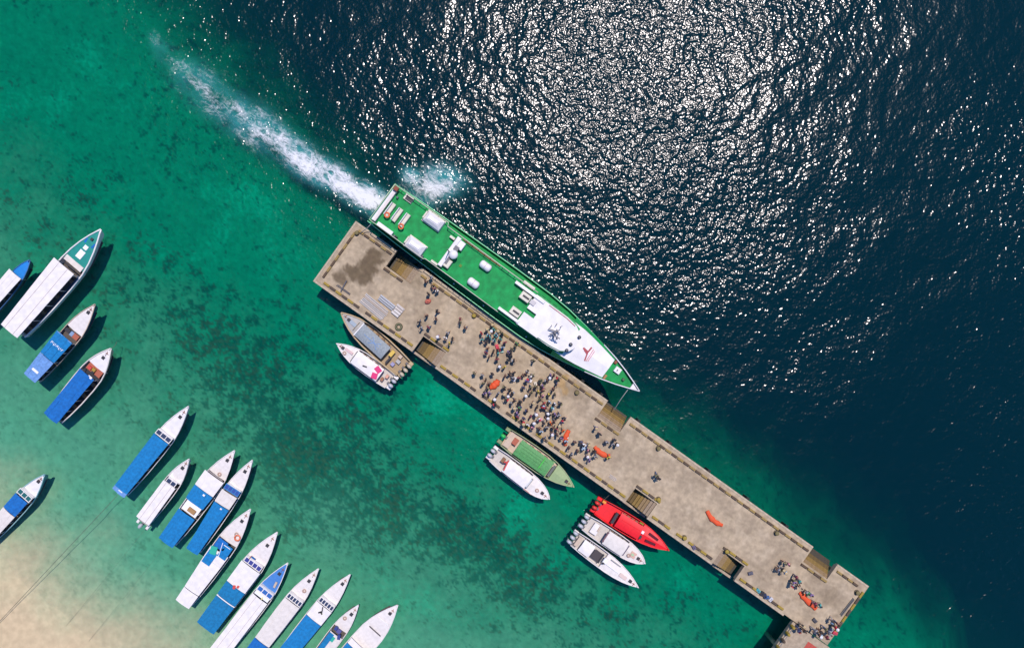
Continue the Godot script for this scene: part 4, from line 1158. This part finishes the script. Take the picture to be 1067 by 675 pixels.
	boat({called = "passenger_boat", label = "lone boat over pale sand with blue fore canopy and tall windscreen", group = G, bow = [46.5, 494], stern = [-19, 564], w = 19, rs = 15, rf = 16.5, fore = 0.70, hull = mat("hull_teal", 0.06, 0.22, 0.27, 0.5), gunwale = mat("gunwale_teal", 0.25, 0.45, 0.48, 0.6), deck = white, roof = [[0.0, 0.44, roof_p], [0.445, 0.655, royal]], screen = [0.69, 3, 1.0], screen_mat = mat("pane_teal", 0.005, 0.10, 0.10, 0.5)})
	var ring := thing("life_ring", "orange life ring on the foredeck edge of the tarp-covered boat", "life ring", P(247, 560.5, 1.32))
	part(ring, "ring", lathe([Vector2(0.26, 0.0), Vector2(0.36, -0.06), Vector2(0.46, 0.0), Vector2(0.36, 0.09), Vector2(0.26, 0.0)], 16), orange)
	part(ring, "grab_line", lathe([Vector2(0.47, 0.0), Vector2(0.49, 0.02), Vector2(0.47, 0.03)], 16), pure)

	# speedboats tied up along the pier
	var H := "speedboats tied along the pier"
	var wood := mat("hull_wood", 0.50, 0.38, 0.22, 0.6, 0.0, grime, 0.5)
	var ply := mat("deck_grey", 0.42, 0.41, 0.38, 0.7, 0.0, grime, 0.6)
	var screen_g := mat("roof_bluegrey", 0.30, 0.345, 0.36, 0.75, 0.0, cloth, 0.5)
	var magenta := mat("cloth_magenta", 0.62, 0.03, 0.15, 0.7)
	var pale_floor := mat("floor_pale", 0.55, 0.51, 0.46, 0.8, 0.0, grime, 0.7)
	boat({called = "speedboat", label = "tan timber speedboat with grey-blue roof tied below the stacked boards", group = H, bow = [355.5, 326], stern = [419, 384], w = 24, profile = FAST, rs = 16, rf = 16, roof_y = 1.9, rail = 1.0, fore = 0.72, hull = wood, gunwale = wood, gunwale_r = 0.11, deck = ply, floor = mat("floor_tan", 0.36, 0.27, 0.16, 0.8, 0.0, grime, 0.7), engines = 3, cowl = mat("cowl_tan", 0.45, 0.38, 0.27, 0.5), battens = false, camber = 0.2, roof = [[0.27, 0.70, screen_g]],
		extra = [["roof_frame", 0.705, 0.0, 0.14, 2.1, 1.7, 0.1, pure], ["roof_rib", 0.5, 0.0, 2.6, 0.06, 1.87, 0.06, pale_blue, 0.0], ["roof_rib", 0.45, 0.0, 1.8, 0.06, 1.85, 0.06, pale_blue, 0.6], ["roof_rib", 0.45, 0.0, 1.8, 0.06, 1.85, 0.06, pale_blue, -0.6], ["yellow_box", 0.22, 0.3, 0.5, 0.9, 1.0, 0.3, mat("box_yellow", 0.6, 0.42, 0.08, 0.7)], ["black_seat", 0.20, -0.35, 0.25, 1.1, 1.0, 0.3, dark], ["stern_bag", 0.13, -0.4, 0.5, 0.5, 0.6, 0.3, mat("bag_lilac", 0.3, 0.28, 0.42, 0.8)], ["stern_bag", 0.10, 0.1, 0.6, 0.5, 0.6, 0.3, ply], ["stern_bag", 0.12, 0.55, 0.5, 0.5, 0.6, 0.3, tan], ["deck_rail", 0.76, 0.0, 0.06, 1.4, 1.3, 0.2, wood], ["deck_board", 0.82, 0.0, 1.4, 0.5, 1.36, 0.05, mat("glass_grey", 0.3, 0.36, 0.4, 0.4)]]})
	boat({called = "speedboat", label = "white speedboat with two magenta covers on its roof beside the timber one", floor = pale_floor, group = H, bow = [351, 358], stern = [405, 398], w = 19.5, profile = FAST, rs = 15.5, rf = 15, roof_y = 1.8, fore = 0.66, engines = 2, battens = false, roof = [[0.17, 0.66, roof_w]],
		extra = [["magenta_cover", 0.235, -0.38, 0.8, 0.8, 1.75, 0.1, magenta, 0.3], ["magenta_cover", 0.245, 0.38, 0.9, 0.7, 1.74, 0.1, magenta, -0.3], ["roof_fin", 0.44, -0.15, 0.6, 0.16, 1.81, 0.12, dark, 0.3], ["window_strip", 0.665, 0.0, 0.14, 1.7, 1.62, 0.06, mat("strip_dark", 0.05, 0.05, 0.05, 0.4)], ["window_strip", 0.63, -0.72, 0.6, 0.1, 1.62, 0.06, dark], ["stern_seat", 0.12, -0.3, 0.4, 0.5, 0.8, 0.3, mat("seat_brown", 0.3, 0.14, 0.08, 0.8)], ["stern_seat", 0.08, 0.25, 0.4, 0.5, 0.8, 0.3, mat("seat_peach", 0.6, 0.32, 0.22, 0.8)], ["cabin_pink", 0.78, 0.1, 1.2, 0.35, 1.32, 0.04, mat("pink_patch", 0.6, 0.42, 0.40, 0.7)]]})
	var lime := mat("roof_green", 0.10, 0.34, 0.10, 0.6, 0.0, cloth, 0.5)
	var olive := mat("hull_olive", 0.22, 0.28, 0.14, 0.6, 0.0, grime, 0.5)
	boat({called = "speedboat", label = "green speedboat with ribbed green roof tied below the crowd", floor = tan, group = H, bow = [598, 507], stern = [527, 457], w = 23, profile = FAST, rs = 18, rf = 17.5, roof_y = 1.8, fore = 0.70, hull = olive, gunwale = mat("gunwale_olive", 0.34, 0.40, 0.22, 0.6), deck = mat("deck_sage", 0.30, 0.40, 0.19, 0.7, 0.0, grime, 0.6), battens = false, engines = 1, cowl = mat("cowl_green", 0.02, 0.42, 0.08, 0.5), roof = [[0.17, 0.64, lime]],
		extra = [["roof_rib", 0.38, -0.18, 3.6, 0.07, 1.80, 0.06, lime], ["roof_rib", 0.38, 0.12, 3.4, 0.06, 1.80, 0.06, lime], ["roof_rib", 0.38, -0.42, 4.6, 0.07, 1.76, 0.06, lime], ["roof_rib", 0.38, 0.4, 4.6, 0.07, 1.76, 0.06, lime], ["roof_cross", 0.52, -0.1, 0.14, 1.7, 1.80, 0.07, mat("rib_bright", 0.05, 0.45, 0.05, 0.6)], ["window_band", 0.67, 0.0, 0.34, 1.7, 1.5, 0.06, mat("band_grey", 0.12, 0.13, 0.11, 0.4)], ["stern_seat", 0.12, -0.2, 0.7, 0.9, 0.9, 0.25, brick], ["stern_deck", 0.06, 0.0, 0.9, 2.2, 0.8, 0.08, tan], ["window_side", 0.62, -0.8, 0.8, 0.12, 1.45, 0.08, lime]]})
	boat({called = "speedboat", label = "white speedboat with round bow tied outside the green one", floor = pale_floor, group = H, bow = [572.5, 519.5], stern = [514.5, 475], w = 19, profile = BLUNT, rs = 15.5, rf = 16, roof_y = 1.7, fore = 0.62, battens = false, engines = 2, roof = [[0.22, 0.62, roof_w]], extra = [["window_frame", 0.625, 0.0, 0.5, 1.5, 1.50, 0.08, mat("frame_grey", 0.25, 0.26, 0.26, 0.6)], ["window_pane", 0.625, 0.0, 0.28, 1.25, 1.582, 0.02, mat("pane_white", 0.55, 0.56, 0.56, 0.3)], ["red_cloth", 0.22, 0.0, 0.18, 1.5, 1.6, 0.2, red, 0.2], ["red_cloth", 0.19, -0.25, 0.5, 0.2, 1.5, 0.2, red, 0.5], ["stern_seat", 0.15, -0.2, 0.5, 0.7, 1.0, 0.25, mat("seat_umber", 0.22, 0.12, 0.06, 0.8)], ["side_rail", 0.5, 0.92, 5.0, 0.08, 1.1, 0.08, brick]]})
	var scarlet := mat("scarlet", 0.80, 0.012, 0.018, 0.45, 0.0, grime, 0.5)
	boat({called = "speedboat", label = "bright red speedboat with pointed bow tied beside the stairs", floor = scarlet, group = H, bow = [697, 573], stern = [624.5, 529.5], w = 21, profile = FAST, rs = 17, rf = 15, roof_y = 1.7, fore = 0.60, hull = scarlet, gunwale = scarlet, deck = scarlet, hatch = false, battens = false, engines = 2, cowl = mat("cowl_red", 0.6, 0.03, 0.02, 0.5), roof = [[0.27, 0.60, scarlet]],
		extra = [["deck_window", 0.76, -0.33, 1.5, 0.34, 1.27, 0.06, mat("win_red", 0.10, 0.012, 0.015, 0.3), -0.12], ["deck_window", 0.76, 0.33, 1.5, 0.34, 1.27, 0.06, mat("win_red", 0.10, 0.012, 0.015, 0.3), 0.12], ["cockpit_dark", 0.235, 0.1, 0.4, 1.6, 1.05, 0.3, dark], ["roof_lamp", 0.605, -0.2, 0.35, 0.4, 1.6, 0.2, pure], ["roof_box", 0.61, 0.35, 0.3, 0.5, 1.6, 0.2, dark], ["stern_flag", 0.02, -0.75, 0.5, 0.35, 1.3, 0.25, mat("flag_amber", 0.7, 0.25, 0.03, 0.6)], ["roof_rib", 0.44, -0.2, 2.8, 0.06, 1.69, 0.05, scarlet], ["side_net", 0.55, -0.85, 0.6, 0.2, 1.2, 0.15, mat("net_olive", 0.25, 0.22, 0.02, 0.8)]]})
	boat({called = "speedboat", label = "grey-white speedboat with two dark bands tied between red and white ones", floor = pale_floor, group = H, bow = [672, 586.5], stern = [611.5, 546.5], w = 19.5, profile = BLUNT, rs = 15.5, rf = 16, roof_y = 1.7, fore = 0.67, battens = false, engines = 3, hull = roof_p, deck = roof_p, roof = [[0.33, 0.66, roof_p]],
		extra = [["window_band", 0.665, 0.0, 0.28, 1.6, 1.48, 0.08, mat("band_mauve", 0.13, 0.11, 0.15, 0.4)], ["window_band", 0.325, 0.0, 0.24, 1.5, 1.58, 0.08, mat("band_plum", 0.16, 0.08, 0.09, 0.5)], ["bow_mat", 0.80, 0.0, 0.8, 0.8, 1.28, 0.05, mat("mat_peach", 0.58, 0.36, 0.28, 0.8)], ["bow_mat", 0.79, 0.0, 0.4, 0.3, 1.34, 0.05, mat("mat_green", 0.36, 0.5, 0.3, 0.8)], ["stern_bench", 0.16, 0.0, 1.0, 1.5, 0.8, 0.2, roof_w], ["stern_seat", 0.20, -0.25, 0.25, 0.8, 1.0, 0.15, tan]]})
	boat({called = "speedboat", label = "open-cockpit white speedboat tied outermost beyond the grey-white one", floor = pale_floor, group = H, bow = [665, 611.5], stern = [599.5, 563], w = 18.5, profile = FAST, rs = 14, rf = 14, roof_y = 1.5, fore = 0.46, battens = false, engines = 3, roof = [[0.10, 0.26, roof_w]], extra = [["cockpit_well", 0.345, 0.0, 1.2, 1.3, 1.04, 0.03, mat("well_dark", 0.06, 0.05, 0.05, 0.8)], ["cockpit_wall", 0.41, 0.0, 0.2, 1.4, 1.0, 0.25, dark], ["helm", 0.47, -0.15, 0.6, 0.7, 1.1, 0.35, pure], ["helm_seat", 0.46, 0.2, 0.25, 0.25, 1.45, 0.1, dark], ["deck_stripe", 0.60, 0.1, 2.4, 0.12, 1.18, 0.05, pure], ["side_window", 0.6, -0.62, 1.6, 0.14, 1.1, 0.1, mat("side_grey", 0.3, 0.29, 0.29, 0.5)], ["stern_bench", 0.05, 0.0, 0.5, 1.4, 0.9, 0.25, tan], ["bow_panel", 0.77, 0.1, 1.1, 0.5, 1.27, 0.04, mat("panel_blush", 0.62, 0.48, 0.42, 0.7)]]})

	# mooring lines over the water
	var rope := mat("mooring_line", 0.09, 0.10, 0.08, 0.9)
	for r in [[122, 516, -12, 659, "dark mooring line from the long blue-roofed boat towards the beach"], [437, 330, 466, 372, ""], [150, 552, 60, 662, "faint mooring line behind the short all-white boat"], [172, 568, 92, 668, "faint line behind the boat with an open well"], [575, 475, 640, 510, ""], [650, 505, 625, 525, "line from the red speedboat's stern up to the pier"], [116, 363, 121, 356, "short bow line of the boat with brick-red cockpit"]]:
		if r[4] == "":
			continue
		var a := P(r[0], r[1], 0.8); var b := P(r[2], r[3], 0.9 if r[2] < 0 else 0.1)
		if r[4].begins_with("line"):
			a = P(r[0], r[1], PIER_Y); b = P(r[2], r[3], 1.1)
		var o := thing("mooring_line", r[4], "rope", a)
		var pts := []; var rad := []
		for i in 7:
			var t := i / 6.0
			var p := a.lerp(b, t) - a
			p.y = lerpf(0.0, b.y - a.y, 1.0 - pow(1.0 - t, 3.0)) - (0.0)
			pts.append(p); rad.append(0.011 if r[4].begins_with("faint") else 0.03)
		part(o, "strand", tube(pts, rad, 5), rope)

# ---------------------------------------------------------------- people
# distance field of tapered bones, joined smoothly and meshed as surface nets
func bone_mesh(bones: Array, cell: float, blend: float) -> ArrayMesh:
	var lo := Vector3.ONE * 1e9; var hi := -lo
	for b in bones:
		for k in 2:
			var r: Vector3 = Vector3.ONE * (b[2 + k] + cell * 2.0)
			lo = lo.min(b[k] - r); hi = hi.max(b[k] + r)
	var nx := int((hi.x - lo.x) / cell) + 2; var ny := int((hi.y - lo.y) / cell) + 2; var nz := int((hi.z - lo.z) / cell) + 2
	var g := PackedFloat32Array()
	g.resize(nx * ny * nz)
	g.fill(0.3)
	for b in bones:
		var a: Vector3 = b[0]; var e: Vector3 = b[1]; var ra: float = b[2]; var rb: float = b[3]
		var ab := e - a
		var len2 := maxf(ab.length_squared(), 1e-6)
		var reach := maxf(ra, rb) + 0.09
		var p0 := ((a.min(e) - Vector3.ONE * reach - lo) / cell).max(Vector3.ZERO); var p1 := (a.max(e) + Vector3.ONE * reach - lo) / cell
		for i in range(int(p0.x), mini(nx, int(p1.x) + 2)):
			for j in range(int(p0.y), mini(ny, int(p1.y) + 2)):
				for k in range(int(p0.z), mini(nz, int(p1.z) + 2)):
					var p := lo + Vector3(i, j, k) * cell
					var t := clampf((p - a).dot(ab) / len2, 0, 1)
					var d := p.distance_to(a + ab * t) - lerpf(ra, rb, t)
					var at := (i * ny + j) * nz + k
					var h := clampf(0.5 + 0.5 * (g[at] - d) / blend, 0, 1)
					g[at] = lerpf(g[at], d, h) - blend * h * (1.0 - h)
	var ids := {}
	var verts := PackedVector3Array()
	for i in nx - 1:
		for j in ny - 1:
			for k in nz - 1:
				var sum := Vector3.ZERO; var n := 0
				for e in EDGES:
					var c0: Vector3i = e[0]; var c1: Vector3i = e[1]
					var v0 := g[((i + c0.x) * ny + j + c0.y) * nz + k + c0.z]; var v1 := g[((i + c1.x) * ny + j + c1.y) * nz + k + c1.z]
					if (v0 < 0) != (v1 < 0):
						sum += Vector3(c0).lerp(Vector3(c1), v0 / (v0 - v1)); n += 1
				if n:
					ids[(i * ny + j) * nz + k] = verts.size()
					verts.append(lo + (Vector3(i, j, k) + sum / n) * cell)
	var s := SurfaceTool.new()
	s.begin(Mesh.PRIMITIVE_TRIANGLES)
	s.set_smooth_group(0)
	for v in verts:
		s.add_vertex(v)
	for i in range(1, nx - 1):
		for j in range(1, ny - 1):
			for k in range(1, nz - 1):
				var at := (i * ny + j) * nz + k
				var v := g[at]
				for ax in 3:
					var to := at + (ny * nz if ax == 0 else nz if ax == 1 else 1)
					if (v < 0) == (g[to] < 0):
						continue
					var s1 := nz if ax == 0 else 1 if ax == 1 else ny * nz
					var s2 := 1 if ax == 0 else ny * nz if ax == 1 else nz
					var q := [at - s1 - s2, at - s2, at, at - s1]
					if not (ids.has(q[0]) and ids.has(q[1]) and ids.has(q[2]) and ids.has(q[3])):
						continue
					if v < 0: q.reverse()
					for x in [q[0], q[1], q[2], q[0], q[2], q[3]]:
						s.add_index(ids[x])
	s.generate_normals()
	return s.commit()

const EDGES := [[Vector3i(0, 0, 0), Vector3i(1, 0, 0)], [Vector3i(0, 1, 0), Vector3i(1, 1, 0)], [Vector3i(0, 0, 1), Vector3i(1, 0, 1)], [Vector3i(0, 1, 1), Vector3i(1, 1, 1)],
	[Vector3i(0, 0, 0), Vector3i(0, 1, 0)], [Vector3i(1, 0, 0), Vector3i(1, 1, 0)], [Vector3i(0, 0, 1), Vector3i(0, 1, 1)], [Vector3i(1, 0, 1), Vector3i(1, 1, 1)],
	[Vector3i(0, 0, 0), Vector3i(0, 0, 1)], [Vector3i(1, 0, 0), Vector3i(1, 0, 1)], [Vector3i(0, 1, 0), Vector3i(0, 1, 1)], [Vector3i(1, 1, 0), Vector3i(1, 1, 1)]]

# joints of a pose: the figure faces +z
func pose_meshes(pose: int) -> Dictionary:
	var knee := [Vector3(-0.1, 0.5, 0.03), Vector3(0.1, 0.5, 0.03)]
	var ankle := [Vector3(-0.11, 0.08, 0.0), Vector3(0.11, 0.08, 0.0)]
	var elbow := [Vector3(-0.25, 1.13, -0.03), Vector3(0.25, 1.13, -0.03)]
	var hand := [Vector3(-0.24, 0.88, 0.07), Vector3(0.24, 0.88, 0.07)]
	if pose == 1:      # walking
		knee = [Vector3(-0.1, 0.52, 0.2), Vector3(0.1, 0.49, -0.02)]
		ankle = [Vector3(-0.1, 0.09, 0.28), Vector3(0.1, 0.13, -0.3)]
		elbow = [Vector3(-0.25, 1.14, -0.16), Vector3(0.25, 1.14, 0.12)]
		hand = [Vector3(-0.22, 0.92, -0.14), Vector3(0.2, 0.95, 0.3)]
	elif pose == 2:    # holding something in front
		elbow = [Vector3(-0.26, 1.13, 0.02), Vector3(0.26, 1.13, 0.02)]
		hand = [Vector3(-0.1, 1.14, 0.28), Vector3(0.1, 1.16, 0.28)]
	var body: Array = [[Vector3(0, 0.96, 0), Vector3(0, 1.32, 0), 0.11, 0.12], [Vector3(0, 1.4, 0), Vector3(0, 1.52, 0.01), 0.055, 0.052], [Vector3(0, 1.58, 0.01), Vector3(0, 1.68, 0.0), 0.078, 0.092], [Vector3(0, 1.585, 0.075), Vector3(0, 1.61, 0.095), 0.012, 0.01], [Vector3(-0.085, 1.61, 0), Vector3(-0.09, 1.64, 0), 0.014, 0.016], [Vector3(0.085, 1.61, 0), Vector3(0.09, 1.64, 0), 0.014, 0.016]]
	var shirt: Array = [[Vector3(-0.05, 0.98, 0), Vector3(-0.06, 1.33, 0), 0.115, 0.125], [Vector3(0.05, 0.98, 0), Vector3(0.06, 1.33, 0), 0.115, 0.125], [Vector3(-0.17, 1.4, 0), Vector3(0.17, 1.4, 0), 0.085, 0.085]]
	var trousers: Array = [[Vector3(-0.06, 0.93, 0), Vector3(0.06, 0.93, 0), 0.125, 0.125]]
	for k in 2:
		var x := -1.0 if k == 0 else 1.0
		body.append([Vector3(0.09 * x, 0.92, 0), knee[k], 0.075, 0.055])
		body.append([knee[k], ankle[k], 0.055, 0.04])
		body.append([ankle[k] + Vector3(0, -0.03, -0.03), ankle[k] + Vector3(0.01 * x, -0.045, 0.15), 0.04, 0.032])
		body.append([Vector3(0.19 * x, 1.4, 0), elbow[k], 0.05, 0.042])
		body.append([elbow[k], hand[k], 0.042, 0.03])
		var d: Vector3 = (hand[k] - elbow[k]).normalized()
		var w := d.cross(Vector3(1, 0, 0)).normalized()
		body.append([hand[k], hand[k] + d * 0.07, 0.034, 0.036])
		shirt.append([Vector3(0.18 * x, 1.4, 0), Vector3(0.19 * x, 1.4, 0).lerp(elbow[k], 0.7), 0.07, 0.064])
		trousers.append([Vector3(0.09 * x, 0.9, 0), knee[k], 0.1, 0.078])
		trousers.append([knee[k], knee[k].lerp(ankle[k], 0.85), 0.078, 0.066])
		for f in 5:
			var spread := (f - 1.5) * 0.018
			var root: Vector3 = hand[k] + d * (0.06 if f < 4 else 0.02) + w * (spread if f < 4 else -0.045)
			var reach: float = [0.07, 0.08, 0.078, 0.06, 0.05][f]
			body.append([root, root + d * reach * 0.8 + w * spread * 0.3 + Vector3(0, -0.01, 0), 0.011, 0.009])
	var hair: Array = [[Vector3(0, 1.66, -0.02), Vector3(0, 1.695, -0.005), 0.1, 0.1], [Vector3(0, 1.58, -0.05), Vector3(0, 1.66, -0.03), 0.06, 0.09]]
	return {"body": bone_mesh(body, 0.034, 0.03), "shirt": bone_mesh(shirt, 0.05, 0.04), "trousers": bone_mesh(trousers, 0.05, 0.03), "hair": bone_mesh(hair, 0.04, 0.02)}

const DRESS := {"K": ["black", 0.03, 0.03, 0.033], "N": ["navy", 0.045, 0.06, 0.14], "B": ["brown", 0.17, 0.085, 0.06], "G": ["grey", 0.3, 0.3, 0.31], "W": ["white", 0.76, 0.74, 0.72], "R": ["red", 0.5, 0.03, 0.05], "M": ["maroon", 0.25, 0.045, 0.075], "T": ["teal", 0.07, 0.36, 0.33], "Y": ["yellow", 0.62, 0.47, 0.06],
	"O": ["orange", 0.75, 0.16, 0.03], "P": ["pink", 0.6, 0.25, 0.3], "L": ["aqua", 0.35, 0.48, 0.58], "E": ["green", 0.05, 0.24, 0.09], "D": ["olive", 0.18, 0.17, 0.085], "V": ["violet", 0.24, 0.15, 0.33], "C": ["khaki", 0.42, 0.33, 0.23], "J": ["denim", 0.07, 0.11, 0.2]}

# photo pixel of each person's head and the colour of the shirt
const CROWD := {
	"near the stacked boards": [443, 293, "B", 450, 297, "K", 452, 300.5, "M", 455, 303, "W", 446, 306, "K", 455, 324, "K", 454, 332, "B", 444, 329, "B", 436.5, 335.5, "K", 438.5, 342, "G", 446, 341, "M", 448.5, 289, "G", 479, 332.5, "M", 479.5, 336, "D", 484.5, 341.5, "B", 456, 351, "V", 466, 347, "G", 471, 353, "K", 468, 358, "Y", 464, 352, "W"],
	"in the teal-dressed cluster": [501.5, 347, "R", 507.5, 343, "T", 510.5, 347, "W", 506.5, 351, "T", 502, 354, "T", 506.5, 356.5, "K", 514.5, 343, "T", 513, 338.5, "D", 517.5, 348.5, "L", 523.5, 347, "D", 511, 352.5, "T", 515.5, 354.5, "T", 521.5, 353, "T", 516, 350, "T", 526, 357, "M", 514, 366, "K", 519, 369, "T", 524, 362, "L", 520, 364, "R", 508, 363, "B", 506.5, 367.5, "M", 509.5, 372, "B", 518, 374.5, "M", 530, 367, "V", 533.5, 363.5, "D", 537, 361.5, "D", 538.5, 358, "E", 533, 371, "K", 535.5, 375.5, "K", 529.5, 375, "K", 532, 367.5, "K", 556, 376, "D", 512, 345, "T", 509, 349, "L", 519, 345, "T"],
	"in the main crowd": [494, 389, "D", 502.5, 391, "G", 513, 389.5, "K", 520.5, 382, "D", 525.5, 382.5, "Y", 506, 396, "K", 503, 399.5, "D", 509.5, 400, "B", 508.5, 404, "D", 505, 410, "V", 510, 410, "V", 519, 410, "G", 525.5, 404.5, "K", 531.5, 406.5, "K", 525.5, 411, "D", 534, 410, "K", 529.5, 413, "B", 527.5, 416, "D", 536, 417, "B", 542.5, 418.5, "K", 515.5, 416, "D", 516, 421, "K", 531, 389.5, "K", 535.5, 388.5, "K", 526, 392, "B", 534, 394.5, "G", 541, 394, "M", 545.5, 391, "B", 549.5, 387.5, "G", 555.5, 391.5, "D", 549, 397, "V", 553, 393.5, "W", 545.5, 404, "N", 553, 404, "D", 554, 409, "D", 548, 412.5, "B",
		564, 396, "D", 573, 394, "W", 570, 396.5, "B", 574, 391, "V", 577.5, 391, "B", 582, 395, "D", 580, 400.5, "N", 577, 405.5, "B", 565.5, 402.5, "V", 559, 403, "D", 566, 406, "M", 561, 408.5, "Y", 572.5, 411.5, "Y", 578.5, 411, "D", 565.5, 413, "P", 536, 425.5, "L", 541.5, 420, "K", 541.5, 425.5, "E", 539, 431, "V", 539.5, 435, "M", 546, 436, "N", 545.5, 442, "D", 549.5, 428, "B", 553, 434.5, "M", 556.5, 441, "G", 561.5, 437, "W", 563, 416, "D", 567, 420.5, "R", 560, 424, "K", 556, 420, "G", 573, 419, "L", 578.5, 421, "W", 584, 421, "K", 571, 431, "K", 574, 432, "C", 578.5, 432, "V", 582.5, 433, "G", 577.5, 439.5, "B", 586, 440.5, "N", 588.5, 436.5, "K", 583, 444, "L",
		577, 446, "B", 581, 448, "M", 575.5, 453, "V", 581, 453.5, "B", 564, 450, "L", 562, 447, "B", 570, 445.5, "G", 567, 458, "K", 585.5, 457, "V", 555, 446, "P", 533, 420.5, "G", 569, 425, "M", 566, 425, "R", 575, 426, "T", 574, 441, "O", 571, 436, "C", 550, 443, "W", 559, 432, "P", 568, 440, "C", 587, 449, "O", 590, 460, "L"],
	"near the curved orange bundle": [593, 467, "B", 599.5, 461, "B", 602, 470.5, "B", 606, 461.5, "N", 609, 463.5, "W", 614, 464, "D", 608, 468.5, "L", 613, 470, "P", 612.5, 476, "M", 614.5, 480, "V", 620, 471, "K", 621, 476, "G", 634.5, 477, "Y", 621.5, 446.5, "V", 625.5, 452.5, "K", 633, 461, "G", 641, 459, "K", 639, 463.5, "G", 643.5, 463.5, "K", 596, 474, "G"],
	"near the straight orange bundle": [812.5, 595, "G", 816.5, 594, "K", 819, 597, "L", 819, 587.5, "D", 823, 589, "P", 829, 607.5, "V", 831, 602.5, "M", 834.5, 607, "T", 828, 611, "G", 835.5, 613, "C", 843, 619, "E", 846.5, 620.5, "V", 855.5, 631.5, "T", 850.5, 630, "M", 838, 653, "K", 839.5, 658.5, "K", 834, 658, "N", 851, 658.5, "G", 857, 659.5, "K", 855, 663, "B", 869, 648.5, "K", 874, 651, "B", 872, 655, "R", 866.5, 662, "G", 863, 665, "M", 862, 657, "D", 685, 496, "D", 687, 499, "K"]}

func build_people() -> void:
	var poses := [pose_meshes(0), pose_meshes(1), pose_meshes(2)]
	var pose_word := ["standing", "walking", "gesturing"]
	var skins := [mat("skin_tan", 0.36, 0.20, 0.12, 0.6), mat("skin_brown", 0.22, 0.11, 0.06, 0.6), mat("skin_fair", 0.52, 0.33, 0.24, 0.6)]
	var hairs := [mat("hair_black", 0.015, 0.012, 0.01, 0.5), mat("hair_brown", 0.06, 0.03, 0.015, 0.5), mat("hat_straw", 0.5, 0.38, 0.2, 0.8), mat("hair_fair", 0.32, 0.2, 0.09, 0.5), mat("hat_white", 0.7, 0.68, 0.66, 0.8)]
	var hair_word := ["black hair", "brown hair", "straw cap", "fair hair", "white cap"]
	var brim := lathe([Vector2(0.1, 1.715), Vector2(0.21, 1.70), Vector2(0.2, 1.69), Vector2(0.1, 1.70)], 12)
	var lower := ["K", "N", "C", "J", "B", "G", "K", "J"]
	for zone in CROWD:
		var list: Array = CROWD[zone]
		for i in range(0, list.size(), 3):
			var code: String = list[i + 2]
			var kind := rng.randi() % 3
			var low: String = lower[rng.randi() % lower.size()]
			var h: int = [0, 0, 0, 0, 0, 1, 1, 1, 3, 2, 0, 1, 0, 4][rng.randi() % 14]
			var top: Array = DRESS[code]; var leg: Array = DRESS[low]
			var label := "person in %s top and %s trousers with %s %s %s" % [top[0], leg[0], hair_word[h], pose_word[kind], zone]
			var at := P(list[i], list[i + 1], PIER_Y + 1.4)
			at.y = PIER_Y
			var o := thing("person", label, "person", at, rng.randf() * TAU, "people " + zone)
			var size := rng.randf_range(0.93, 1.06)
			o.scale = Vector3.ONE * size
			var set_: Dictionary = poses[kind]
			part(o, "body", set_.body, skins[[0, 1, 0, 2, 1][rng.randi() % 5]])
			part(o, "shirt", set_.shirt, mat("dress_" + top[0].replace(" ", "_"), top[1], top[2], top[3], 0.85))
			part(o, "trousers", set_.trousers, mat("dress_" + leg[0].replace(" ", "_"), leg[1], leg[2], leg[3], 0.85))
			part(o, "hair" if h in [0, 1, 3] else "cap", set_.hair, hairs[h])
			if h in [2, 4]:
				part(o, "brim", brim, hairs[h])
			if rng.randf() < 0.22:
				var bc: Array = DRESS[["K", "N", "G", "R", "D", "L"][rng.randi() % 6]]
				part(o, "backpack", box(Vector3(0.3, 0.42, 0.18), 0.06), mat("dress_" + bc[0].replace(" ", "_"), bc[1], bc[2], bc[3], 0.85), Vector3(0, 1.02, -0.22))

const WAVE_RIPPLE := 0.0185
const WAVE_WIND := 0.068
const WAVE_CHOP := 0.055
const WAVE_SWELL := 0.17
const WATER_ROUGH := 0.17

func _ready() -> void:
	rng.seed = 4711
	# ---- camera, sky, sun, exposure
	var cam := Camera3D.new()
	cam.name = "camera"
	add_child(cam)
	cam.fov = rad_to_deg(2.0 * atan(337.5 * S / EYE))
	cam.far = 1500.0
	cam.look_at_from_position(Vector3(0, EYE, 0), Vector3.ZERO, Vector3(0, 0, -1))
	cam.current = true
	var sky_mat := ProceduralSkyMaterial.new()
	sky_mat.sky_top_color = Color(0.22, 0.42, 0.72)
	sky_mat.sky_horizon_color = Color(0.66, 0.78, 0.88)
	sky_mat.ground_bottom_color = Color(0.05, 0.2, 0.25)
	sky_mat.ground_horizon_color = Color(0.5, 0.62, 0.7)
	sky_mat.energy_multiplier = 1.0
	sky_mat.sun_angle_max = 4.0
	var env := Environment.new()
	env.background_mode = Environment.BG_SKY
	env.sky = Sky.new()
	env.sky.sky_material = sky_mat
	env.tonemap_mode = Environment.TONE_MAPPER_LINEAR
	env.tonemap_exposure = 1.12
	env.sdfgi_enabled = true
	env.ssao_enabled = true
	env.ssil_enabled = true
	env.volumetric_fog_enabled = true
	env.volumetric_fog_density = 0.0
	var we := WorldEnvironment.new()
	we.name = "environment"
	we.environment = env
	add_child(we)
	var sun := DirectionalLight3D.new()
	sun.name = "sun"
	add_child(sun)
	var high := deg_to_rad(66.5)
	var to_sun := Vector3(0.41 * cos(high), sin(high), -0.912 * cos(high))
	sun.look_at_from_position(Vector3.ZERO, -to_sun, Vector3(0, 0, -1))
	sun.light_color = Color(1.0, 0.955, 0.935)
	sun.light_energy = 1.25
	sun.light_angular_distance = 0.5
	sun.shadow_enabled = true

	build_sea()
	build_foam()
	build_pier()
	build_ferry()
	build_boats()
	build_pier_things()
	build_people()
